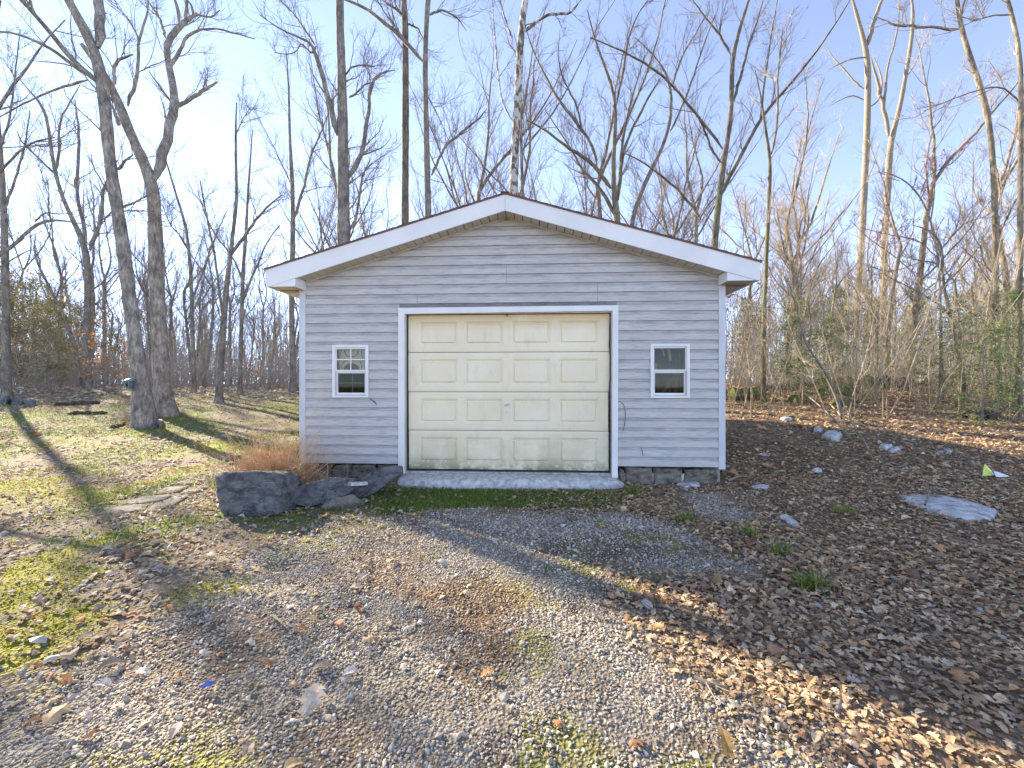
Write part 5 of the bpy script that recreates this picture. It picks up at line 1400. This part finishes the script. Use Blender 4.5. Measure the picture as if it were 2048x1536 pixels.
# far-off wood that reads as one mass
gen = np.random.default_rng(77)
A = Acc(); n = 600
yy = 78 + gen.random(n) * 50; xx = (gen.random(n) * 2 - 1) * 1.45 * yy; H = 13 + gen.random(n) * 9
P = np.zeros((n, 6, 3)); P[:, :, 0] = xx[:, None] + np.cumsum(gen.normal(size=(n, 6)) * .25, 1); P[:, :, 1] = yy[:, None]; P[:, :, 2] = gz(xx, yy)[:, None] - .3 + H[:, None] * np.linspace(0, 1, 6)
R = .11 * np.linspace(1, .25, 6)[None] * (.7 + .6 * gen.random((n, 1)))
tubes(A, P, R, 4)
P1, R1 = spawn(P, R, 12, .05, 1, 40, 5.0, 4, .12, .35, .4, .02, gen); tubes(A, P1, R1, 3)
P2, R2 = spawn(P1, R1, 3, .15, 1, 40, 2.6, 2, .15, .3, .5, .012, gen); tubes(A, P2, R2, 3)
link('far_woods', A.mesh('far_woods'), M['twig_far'], kind='stuff', label='distant bare woodland closing the horizon behind all trees', cat='woods')

# ------------------------------------------------------------------ understory
def sapling_model(seed, H=3.5):
    gen = np.random.default_rng(seed); n = 1 + int(gen.random() * 2.4)
    P = np.zeros((n, 9, 3)); d = norm(np.concatenate([gen.normal(size=(n, 2)) * .18, np.ones((n, 1))], 1)); P[:, 0] = np.array([0, 0, -.1]) + gen.normal(size=(n, 3)) * [.05, .05, 0]
    for j in range(1, 9): d = norm(d + gen.normal(size=(n, 3)) * .06); P[:, j] = P[:, j - 1] + d * H / 8
    R = .0125 * np.linspace(1, .3, 9)[None] * (.7 + .7 * gen.random((n, 1)))
    a = Acc(); tubes(a, P, R, 5)
    c = Acc(); P1, R1 = spawn(P, R, 9, .25, 1, 50, H * .24, 5, .16, .25, .45, .0035, gen); tubes(c, P1, R1, 3)
    P2, R2 = spawn(P1, R1, 5, .15, 1, 45, H * .10, 3, .2, .15, .6, .0022, gen); tubes(c, P2, R2, 3)
    return a.mesh('stem'), c.mesh('twigs')
saps = [sapling_model(200 + i, H) for i, H in enumerate((3.2, 4.5, 2.6, 5.5, 3.8, 6.5))]
sproto = {}
def place_sap(i, x, y, rz, sc, label, group):
    loc = (x, y, float(gz(x, y)))
    if i not in sproto:
        r = empty('sapling', loc, label, 'sapling', group, rz); r.scale = (sc,) * 3
        link('stem', saps[i][0], M['twig_tan'], r); link('twigs', saps[i][1], M['twig_tan'], r); sproto[i] = r
    else: dup(sproto[i], loc, rz, sc, label, group)
gen = np.random.default_rng(88)
for _ in range(125):
    y = 9.8 + gen.random() ** 1.2 * 17; x = max(3.6, y * .5) + gen.random() * (1.32 * y - max(3.6, y * .5))
    si = int(gen.integers(0, 6)); sc_ = .6 + .6 * gen.random()
    place_sap(si, x, y, gen.random() * 6.28, sc_, ('tall' if (3.2, 4.5, 2.6, 5.5, 3.8, 6.5)[si] * sc_ > 4 else 'low') + ' thin tan sapling ' + ('at the sunlit edge of' if y < 14 else ('inside' if y < 20 else 'deep in')) + ' the brush past the rocks', 'saplings in the brush past the rocks')
for _ in range(60):
    y = 23 + gen.random() * 16; x = -.45 * y - gen.random() * .9 * y
    place_sap(int(gen.integers(0, 6)), x, y, gen.random() * 6.28, .7 + .6 * gen.random(), 'thin grey sapling along the edge of woods beyond the lawn', 'saplings along the woods beyond the lawn')

def brush(acc, x, y, h, gen, r=.006, k=4, spread=.25):
    n = len(x); d = norm(np.concatenate([gen.normal(size=(n, 2)) * spread, np.ones((n, 1))], 1)); hh = h * np.exp(gen.normal(size=n) * .35)
    P = np.zeros((n, k, 3)); P[:, 0] = np.stack([x, y, gz(x, y) - .03], 1)
    for j in range(1, k): d = norm(d + gen.normal(size=(n, 3)) * .2); P[:, j] = P[:, j - 1] + d * (hh / (k - 1))[:, None]
    tubes(acc, P, np.linspace(r, r * .4, k)[None] * np.ones((n, 1)), 3)
    return P, np.linspace(r, r * .4, k)[None] * np.ones((n, 1))
A = Acc()
y = 12 + gen.random(2300) * 24; x = y * .5 + gen.random(2300) * .85 * y; k = x > 3.4; P, R = brush(A, x[k], y[k], 1.3, gen, .0055, 4, .15)
P1, R1 = spawn(P, R, 6, .2, 1, 50, .5, 2, .2, .1, .6, .003, gen); tubes(A, P1, R1, 3)
link('undergrowth', A.mesh('undergrowth_woods'), M['twig_tan'], kind='stuff', label='tangle of straw coloured dry stems filling the woods past the rocks', cat='undergrowth')
A = Acc()
y = 24 + gen.random(3000) * 22; x = -y * .4 - gen.random(3000) * 1.0 * y; P, R = brush(A, x, y, 2.0, gen, .009)
P1, R1 = spawn(P, R, 6, .2, 1, 50, .9, 2, .2, .1, .6, .006, gen); tubes(A, P1, R1, 3)
link('undergrowth', A.mesh('undergrowth_lawn'), M['twig_far'], kind='stuff', label='grey brown brush along the foot of woods beyond the lawn', cat='undergrowth')

A = Acc()
y = 32 + gen.random(5600) * 36; x = (gen.random(5600) * 2 - 1) * 1.4 * y; k = np.abs(x) > .42 * y; P, R = brush(A, x[k], y[k], 5.2, gen, .02, 4, .12)
P1, R1 = spawn(P, R, 6, .25, 1, 45, 1.6, 2, .2, .2, .6, .010, gen); tubes(A, P1, R1, 3)
link('undergrowth', A.mesh('undergrowth_far'), M['twig_far'], kind='stuff', label='hazy thicket of young stems closing the gaps between far trunks', cat='undergrowth')

# the first green of spring on the brush
gen = np.random.default_rng(91); A = Acc(); nl = 9000
cx = gen.random(260) * 1.0; cy = 11 + gen.random(260) ** 1.3 * 16; cx = cy * (.5 + .85 * cx); ci = gen.integers(0, 260, nl)
hx = cx[ci] + gen.normal(size=nl) * .45; hy = cy[ci] + gen.normal(size=nl) * .45; hz = gz(hx, hy) + np.abs(.5 + gen.random(260)[ci] * 2.4 + gen.normal(size=nl) * .35)
scatter(A, np.array([(-.5, 0, 0), (0, -.3, .05), (.5, 0, 0), (0, .3, .05)]), np.array([(0, 1, 2, 3)]), hx, hy, hz, .035 + .03 * gen.random(nl), np.array([(.24, .30, .06), (.17, .25, .05), (.36, .34, .10)])[gen.integers(0, 3, nl)], .9, .1, (1, 1, 1))
link('spring_leaves', A.mesh('spring_leaves'), M['live_leaf'], kind='stuff', label='small yellow green spring leaves dotting the brush past the rocks', cat='leaves')

# evergreens
def cedar_model(seed, H, W_=1.0, n_br=60, dens=34, leafs=.06, cols=None, low=.08, sparse=1.0):
    gen = np.random.default_rng(seed)
    K = 10; P = np.zeros((1, K, 3)); P[0, :, 2] = np.linspace(-.1, H, K); P[0, :, :2] += gen.normal(size=(K, 2)) * .03 * H / 4; P[0, 0, :2] = 0
    R = .012 * H * np.linspace(1, .12, K)[None]
    a = Acc(); tubes(a, P, R, 7)
    P1, R1 = spawn(P, R, n_br, low, .97, 78, W_, 6, .1, .02, .3, .006, gen, lshrink=.8); tubes(a, P1, R1, 3)
    P2, R2 = spawn(P1, R1, 6, .2, 1, 45, W_ * .35, 4, .12, .0, .5, .003, gen); tubes(a, P2, R2, 3)
    Q = P2.reshape(-1, 3); m_ = int(len(Q) * dens / 10)
    base = Q[gen.integers(0, len(Q), m_)] + gen.normal(size=(m_, 3)) * leafs * .9 * [1, 1, .5]
    d = norm(gen.normal(size=(m_, 3)) + [0, 0, .1]); s_ = norm(np.cross(d, gen.normal(size=(m_, 3))))
    L = leafs * (.6 + .8 * gen.random((m_, 1))); w2 = L * .22
    V = np.stack([base - s_ * w2 * .5, base + d * L * .5 - s_ * w2, base + d * L, base + d * L * .5 + s_ * w2], 1)
    i = np.arange(m_) * 4
    c_ = cols[gen.integers(0, len(cols), m_)] * (.7 + .6 * gen.random((m_, 1)))
    l = Acc(); l.add(V.reshape(-1, 3), np.stack([i, i + 1, i + 2, i + 3], -1), np.repeat(c_, 4, axis=0))
    return a.mesh('trunk'), l.mesh('foliage')
EVG = np.array([(.075, .12, .035), (.10, .15, .045), (.055, .095, .03), (.14, .17, .06)])
OLV = np.array([(.12, .125, .06), (.16, .15, .08), (.09, .10, .05), (.19, .165, .10)])
cm = {'hem': cedar_model(301, 2.6, .9, 44, 30, .05, EVG * np.array([2.2, 1.9, 1.5])), 'ced': cedar_model(302, 6.5, 2.1, 80, 22, .13, OLV * np.array([2.0, 1.75, 1.6])), 'pine': cedar_model(303, 14, 3.2, 70, 30, .24, EVG, .35), 'fir': cedar_model(304, 3.6, 1.3, 55, 34, .055, EVG * np.array([1.9, 1.7, 1.4]))}
cp = {}
def place_ev(kind, px, Y, sc, label, name='cedar_tree', cat='evergreen', group=None, rz=None):
    X = (px - 1024) / FPX * Y; loc = (X, Y, float(gz(X, Y))); rz = random.random() * 6.28 if rz is None else rz
    if kind not in cp:
        r = empty(name, loc, label, cat, group, rz); r.scale = (sc,) * 3
        link('trunk', cm[kind][0], M['twig'], r); link('foliage', cm[kind][1], M['needles'], r); cp[kind] = r
    else:
        r = dup(cp[kind], loc, rz, sc, label, group); r.name = name; r['category'] = cat
        if not group and 'group' in r: del r['group']
place_ev('hem', 1605, 12.5, 1.15, 'green hemlock sapling rising just right of the garage wall', 'hemlock_sapling')
place_ev('hem', 1665, 14, 1.0, 'darker hemlock sapling behind the leaning dark sapling', 'hemlock_sapling')
place_ev('hem', 1740, 12.5, .32, 'tiny round evergreen seedling in the sunlit leaves', 'hemlock_sapling')
place_ev('fir', 1965, 9.2, .62, 'nearest dark evergreen sapling overhanging the right edge of woods', 'fir_sapling')
place_ev('fir', 2040, 9.8, .85, 'evergreen sapling cut by the right frame edge', 'fir_sapling')
place_ev('fir', 1880, 13, .85, 'evergreen sapling behind the crooked dark stem', 'fir_sapling')
for i, (px, Y, s_) in enumerate(((12, 27, 1.15), (70, 29, 1.2), (120, 27, .9), (160, 33, 1.0), (225, 31, .65), (-40, 25, 1.1), (35, 34, 1.25), (415, 38, .6), (95, 23.5, .75))):
    place_ev('ced', px, Y, s_, ['olive cedar at the left frame edge of the woods', 'tallest olive cedar under the arching limb', 'olive cedar behind the dark leaning stem', 'olive cedar farther back by the three way forked tree', 'low olive cedar between forked tree and feeder oak',
                              'olive cedar cut by the left frame edge', 'distant olive cedar behind the two left edge cedars', 'small distant olive cedar seen between the slim lawn trees', 'small near olive cedar at the lawn edge'][i], group='cedars beyond the lawn')
for i, (px, Y, s_) in enumerate(((1590, 38, .62), (1680, 44, .75), (1745, 40, .6), (1830, 46, .78), (1930, 40, .65), (1500, 48, .7), (2010, 46, .75))):
    place_ev('pine', px, Y, s_, 'dark green pine showing between bare trunks far back in the woods', 'pine_tree', 'pine', 'pines deep in the woods past the rocks')

# beech saplings that keep their orange leaves
def beech(px, py, H, n_leaf, label, seed, col=((.50, .24, .09), (.55, .30, .13), (.42, .18, .07))):
    gen = np.random.default_rng(seed); x, y, z = hit(px, py); root = empty('beech_sapling', (x, y, z), label, 'sapling')
    P = np.zeros((1, 8, 3)); P[0, :, 2] = np.linspace(-.1, H, 8); P[0, :, :2] += gen.normal(size=(8, 2)) * .04; R = .02 * np.linspace(1, .2, 8)[None]
    a = Acc(); tubes(a, P, R, 5); P1, R1 = spawn(P, R, 16, .2, 1, 70, H * .42, 5, .1, .0, .4, .005, gen); tubes(a, P1, R1, 3); P2, R2 = spawn(P1, R1, 5, .2, 1, 40, H * .13, 3, .1, 0, .5, .003, gen); tubes(a, P2, R2, 3)
    link('stem', a.mesh('stem'), M['twig'], root)
    Q = P2.reshape(-1, 3); base = Q[gen.integers(0, len(Q), n_leaf)]; l = Acc(); V, Fc = LF[1]
    cols = np.array(col)[gen.integers(0, 3, n_leaf)] * (.7 + .6 * gen.random((n_leaf, 1)))
    scatter(l, V, Fc, base[:, 0], base[:, 1], base[:, 2], np.full(n_leaf, .10), cols, .7, .05, (1, .8, 1))
    link('leaves', l.mesh('leaves'), M['live_leaf'], root)
beech(212, 790, 3.6, 420, 'beech sapling with orange dry leaves left of the feeder oak', 1)
beech(245, 788, 2.8, 240, 'smaller orange leaved beech sapling touching the feeder oak trunk', 2)
beech(500, 790, 2.6, 120, 'sparse orange leaved beech sapling far across the lawn', 3)
beech(1490, 815, 3.2, 200, 'beech sapling with tan leaves right beside the garage wall', 4, ((.45, .30, .18), (.5, .36, .22), (.38, .24, .14)))
# redbud with pink buds
gen = np.random.default_rng(9)
root, pol = key_tree('redbud_tree', 'redbud with magenta buds along thin limbs in right woods', [[(1885, 770, 7), (1882, 640, 6), (1878, 520, 5), (1860, 430, 5), (1830, 375, 4), (1800, 352, 3), (1765, 343, 2)],
    [(1862, 440, 4), (1870, 380, 3), (1862, 320, 3), (1870, 280, 2)], [(1840, 390, 3), (1855, 350, 3), (1900, 330, 2), (1930, 300, 1)], [(1878, 520, 3), (1840, 480, 3), (1780, 470, 2), (1720, 455, 1)], [(1881, 600, 3), (1800, 520, 3), (1740, 480, 2), (1700, 440, 1)]],
    M['bark_grey'], Z=14, seed=41, twigs=.8, tl=.4)
cr = [c_ for c_ in root.children if c_.name.startswith('crown')][0]
co = np.empty(len(cr.data.vertices) * 3, np.float32); cr.data.vertices.foreach_get('co', co); co = co.reshape(-1, 3).astype(float)
q = co[gen.integers(0, len(co), 900)]; l = Acc()
scatter(l, OCT, OCF, q[:, 0], q[:, 1], q[:, 2], np.full(900, .014), np.array([(.55, .06, .22)]) * (.6 + .8 * gen.random((900, 1))), .5, .2, (1, 1, 1.3))
link('buds', l.mesh('buds'), M['live_leaf'], root)

# ------------------------------------------------------------------ logs, branches, litter objects
M['rot'] = simple('rotten_wood', (.035, .025, .018), (.12, .08, .05), 7, (1, 1, 1), .95, .03, .9)
M['mossrock'] = simple('mossy_rock', (.09, .075, .05), (.13, .15, .02), 5, rough=.95, bd=.02, bs=.8, lo=.42, hi=.55)
def log(px0, px1, rad, mat_, label, name='fallen_log', cat='log', lift=.6, seed=0):
    a0 = hit(*px0); a1 = hit(*px1); gen = np.random.default_rng(seed)
    P = np.linspace(np.array(a0), np.array(a1), 16) + gen.normal(size=(16, 3)) * rad * .15
    P[:, 2] = gz(P[:, 0], P[:, 1]) + rad * lift
    R = rad * (1 + .22 * gen.normal(size=16)); R[0] *= .35; R[-1] *= .3
    o = np.array([P[8, 0], P[8, 1], float(gz(P[8, 0], P[8, 1]))])
    a = Acc(); tubes(a, (P - o)[None], R[None], 10, .12); return link(name, a.mesh(name), mat_, loc=o, label=label, cat=cat)
log((1730, 778), (1825, 776), .30, M['rot'], 'dark rotten log lying across the foot of right woods', seed=1)
log((1655, 774), (1745, 779), .24, M['rot'], 'splintered dark log left of the big rotten log', seed=2)
log((1515, 784), (1640, 772), .16, M['rot'], 'thin brown fallen log nearest the garage in the woods', seed=3)
log((1640, 790), (1715, 789), .2, M['mossrock'], 'moss covered log in front of the splintered one', seed=4)
log((1930, 838), (2000, 838), .11, M['rot'], 'short dark log on the sunlit leaves near right edge', seed=5)
log((1455, 800), (1515, 797), .22, M['mossrock'], 'mossy green log right beside the garage wall', seed=6)
flat('mossy_rock', [(1575, 803), (1590, 795), (1605, 797), (1605, 806), (1590, 808)], M['mossrock'], 'mossy rock in the leaves behind the hemlock sapling', 'rock', .18, amp=.04, seed=20)
flat('mossy_rock', [(1660, 806), (1690, 800), (1710, 804), (1700, 812), (1670, 812)], M['mossrock'], 'low mossy mound below the tiny evergreen seedling', 'rock', .12, amp=.04, seed=21)
for i_, (q0, lab_) in enumerate((([(0, 808), (6, 800), (18, 799), (22, 806), (12, 811)], 'grey rock cut by the left frame edge under the cedars'), ([(22, 810), (28, 802), (42, 803), (46, 809)], 'grey rock beside the one at the left frame edge'), ([(48, 813), (56, 806), (70, 808), (72, 814)], 'low grey rock, third from the left frame edge'))):
    flat('rock', q0, M['stone_dark'], lab_, 'rock', .22, amp=.05, seed=40 + i_)
log((110, 812), (200, 808), .10, M['rot'], 'grey fallen log below the three way forked tree', 'fallen_log', 'log', seed=8)
log((135, 830), (215, 828), .07, M['rot'], 'thin dark log in the grass, nearest of the two below forked tree', seed=9)
log((222, 860), (248, 850), .07, M['rot'], 'short brown log leaning at the foot of feeder oak', seed=10)
flat('stone', [(312, 852), (318, 846), (328, 845), (326, 852), (318, 856)], M['stone_tan'], 'tan stone standing at the right foot of feeder oak', 'rock', .14, seed=22)
flat('stone', [(300, 856), (305, 850), (316, 850), (315, 857), (306, 860)], M['stone_dark'], 'grey stone at the foot of feeder oak', 'rock', .1, seed=23)

def branch(pts_px, r, label, mat_='twig', zoff=None, name='fallen_branch'):
    P = []
    for i, (x, y) in enumerate(pts_px):
        h = hit(x, y); P.append((h[0], h[1], h[2] + .02 + (zoff[i] if zoff else 0)))
    P = resample(P, 12); R = np.linspace(r, r * .4, 12); o = P[0].copy(); a = Acc(); tubes(a, (P - o)[None], R[None], 6, .08)
    P1, R1 = spawn((P - o)[None], R[None], 5, .3, .95, 40, .22, 4, .15, .05, .5, .003, rng); tubes(a, P1, R1, 3)
    return link(name, a.mesh(name), M[mat_], loc=o, label=label, cat='branch')
branch([(1697, 853), (1710, 875), (1730, 890), (1742, 912), (1748, 928)], .016, 'long pale crooked stick in shade right of the white rocks', 'twig_tan', [.25, .15, .05, 0, 0])
branch([(1614, 818), (1640, 840), (1665, 855), (1700, 883)], .018, 'dark stick lying over the white rocks', 'twig', [.35, .3, .2, 0])
branch([(1650, 845), (1680, 865), (1712, 890)], .013, 'thin pale stick crossing the white rocks', 'twig_tan', [.25, .15, 0])
branch([(1606, 855), (1613, 862), (1622, 878)], .012, 'short pale stick left of the white rocks', 'twig_tan')
branch([(1660, 835), (1690, 862), (1725, 885)], .012, 'second thin stick crossing the white rocks', 'twig_tan', [.3, .2, 0])
branch([(1778, 914), (1800, 911), (1828, 908)], .010, 'straight thin stick beyond the big flat rock', 'twig_tan')
branch([(1850, 1025), (1856, 1010), (1857, 992)], .009, 'dark twig standing on the big flat rock', 'twig', [.06, .05, .1])
branch([(1440, 925), (1480, 935), (1500, 950), (1520, 938)], .010, 'curved pale twig near the garage corner post', 'twig_tan')
branch([(1455, 965), (1480, 955), (1505, 958)], .022, 'stout brown root piece in front of the corner post', 'twig_tan')
branch([(545, 1240), (560, 1250), (572, 1262)], .008, 'small pale curved stick on gravel near moss', 'twig_tan')
branch([(605, 1290), (625, 1270), (640, 1255)], .005, 'thin dark twig on gravel above the small pale stick', 'twig')
branch([(745, 1310), (760, 1290), (770, 1278)], .007, 'short brown stick in the centre of gravel', 'twig')
branch([(890, 1335), (910, 1330), (925, 1325)], .006, 'thin brown stick low in the middle of gravel', 'twig')
branch([(1390, 1365), (1420, 1380), (1455, 1385)], .009, 'curved stick in the sunlit leaf bank', 'twig')

# dead weed clump by the garage corner, and small dry weeds
M['straw'] = simple('dry_stems', (.48, .25, .10), (.68, .46, .25), 6, rough=.85)
def weed(px, py, n_, h, sp, label, mat_, wide=.16, seed=0, r=.0022):
    gen = np.random.default_rng(seed); x, y, z = hit(px, py); a = Acc()
    X = x + gen.normal(size=n_) * wide; Y = y + gen.normal(size=n_) * wide * .5
    P, R = brush(a, X, Y, h, gen, r, 6, sp); P1, R1 = spawn(P, R, 4, .3, 1, 50, h * .4, 4, .25, .0, .7, .0013, gen); tubes(a, P1, R1, 3)
    a.v = [v_ - np.array([x, y, z]) for v_ in a.v]
    return link('dry_weed', a.mesh('dry_weed'), mat_, loc=(x, y, z), label=label, cat='weed')
weed(548, 984, 420, .56, .42, 'rusty brown dead weed clump between the boulder and the garage corner', M['straw'], .18, 1, .0055)
weed(590, 975, 150, .34, .9, 'lower orange dead stems behind the big boulder', M['straw'], .16, 2, .0042)
weed(650, 985, 40, .22, 1.0, 'arching pale grass stems in front of the foundation', M['twig_tan'], .12, 3, .003)
weed(258, 842, 120, .5, .6, 'pale dry weeds at the left foot of the feeder oak', M['twig_tan'], .25, 4, .004)
weed(360, 832, 40, .3, .6, 'pale dry weeds right of the forked oak base', M['twig_tan'], .2, 5, .004)

# bird feeder on the trunk of the feeder oak
trk = T1p[0]; i = int(np.argmin(np.abs(768 - FPX * (trk[:, 2] - CAM_H) / trk[:, 1] - 762)))
fz, fx, fy, frd = trk[i, 2], trk[i, 0], trk[i, 1], trk[i, 3]
M['feeder_metal'] = simple('feeder_metal', (.10, .15, .18), (.20, .27, .31), 8, rough=.35)
M['feeder_green'] = simple('feeder_green', (.06, .08, .07), (.12, .14, .12), 8, rough=.5)
bf = empty('bird_feeder', (fx - frd * .45, fy - frd * .7 - .10, fz), 'small grey green bird feeder mounted on the side of leaning oak', 'bird feeder'); bf.scale = (1.0,) * 3
a = Acc(); tubes(a, np.array([[(0, 0, z_) for z_ in (.11, .125, .16, .185, .19)]]), np.array([[.155, .15, .10, .04, .002]]), 18); link('roof', a.mesh('feeder_roof', True), M['feeder_metal'], bf)
a = Acc(); tubes(a, np.array([[(0, 0, z_) for z_ in (-.10, .11)]]), np.array([[.09, .10]]), 12); link('hopper', a.mesh('hopper'), M['feeder_green'], bf)
boxobj('opening', M['dark'], bf, -.03, .03, -.106, -.09, -.04, .05)
a = Acc(); tubes(a, np.array([[(0, 0, z_) for z_ in (-.13, -.129, -.105, -.104)]]), np.array([[.002, .14, .15, .002]]), 18); link('tray', a.mesh('tray'), M['feeder_metal'], bf)
for k_ in range(4):
    an = k_ * 1.57 + .5; a = Acc(); tubes(a, np.array([[(.12 * math.cos(an), .12 * math.sin(an), -.11), (.12 * math.cos(an), .12 * math.sin(an), .12)]]), np.full((1, 2), .006), 6); link('rod', a.mesh('rod'), M['feeder_metal'], bf)
a = Acc(); tubes(a, np.array([[(.06, .02, .0), (.06 + frd * .8, .12, .02)]]), np.full((1, 2), .014), 6); link('bracket', a.mesh('bracket'), M['feeder_metal'], bf)

# litter
M['yellow'] = simple('yellow_plastic', (.55, .58, .08), (.70, .72, .16), 20, rough=.5)
M['blue'] = simple('blue_plastic', (.03, .07, .35), (.06, .12, .5), 20, rough=.4)
M['paper'] = simple('white_plastic', (.62, .64, .64), (.75, .77, .77), 20, rough=.6)
def crumple(px, py, pts3, mat_, name, label, cat):
    x, y, z = hit(px, py); P = np.array(pts3); n_ = len(P); a = Acc(); c_ = P.mean(0) + [0, 0, .02]
    a.add(np.concatenate([P, P + [0, 0, .003], [c_], [c_ + [0, 0, .003]]]), [((i + 1) % n_, i, 2 * n_) for i in range(n_)] + [(n_ + i, n_ + (i + 1) % n_, 2 * n_ + 1) for i in range(n_)])
    a.add(np.concatenate([P, P + [0, 0, .003]]), [(i, (i + 1) % n_, n_ + (i + 1) % n_, n_ + i) for i in range(n_)])
    return link(name, a.mesh(name), mat_, loc=(x, y, z + .02), label=label, cat=cat)
crumple(1976, 955, [(-.10, -.02, .0), (.06, -.03, .01), (.10, .04, .05), (.01, .05, .15)], M['yellow'], 'plastic_scrap', 'yellow folded plastic scrap on the shaded leaves', 'litter')
crumple(1998, 957, [(-.06, -.02, 0), (.10, -.03, .01), (.04, .03, .05), (-.04, .03, .07)], M['paper'], 'plastic_scrap', 'crumpled white scrap beside the yellow one', 'litter')
crumple(412, 1390, [(-.025, -.006, 0), (.02, .0, .005), (.03, .012, .008), (-.01, .008, .004)], M['blue'], 'plastic_scrap', 'tiny bright blue plastic scrap on the gravel', 'litter')
print('tris', sum(len(me.loop_triangles) if me.calc_loop_triangles() is None else 0 for me in bpy.data.meshes), 'objects', len(bpy.data.objects))
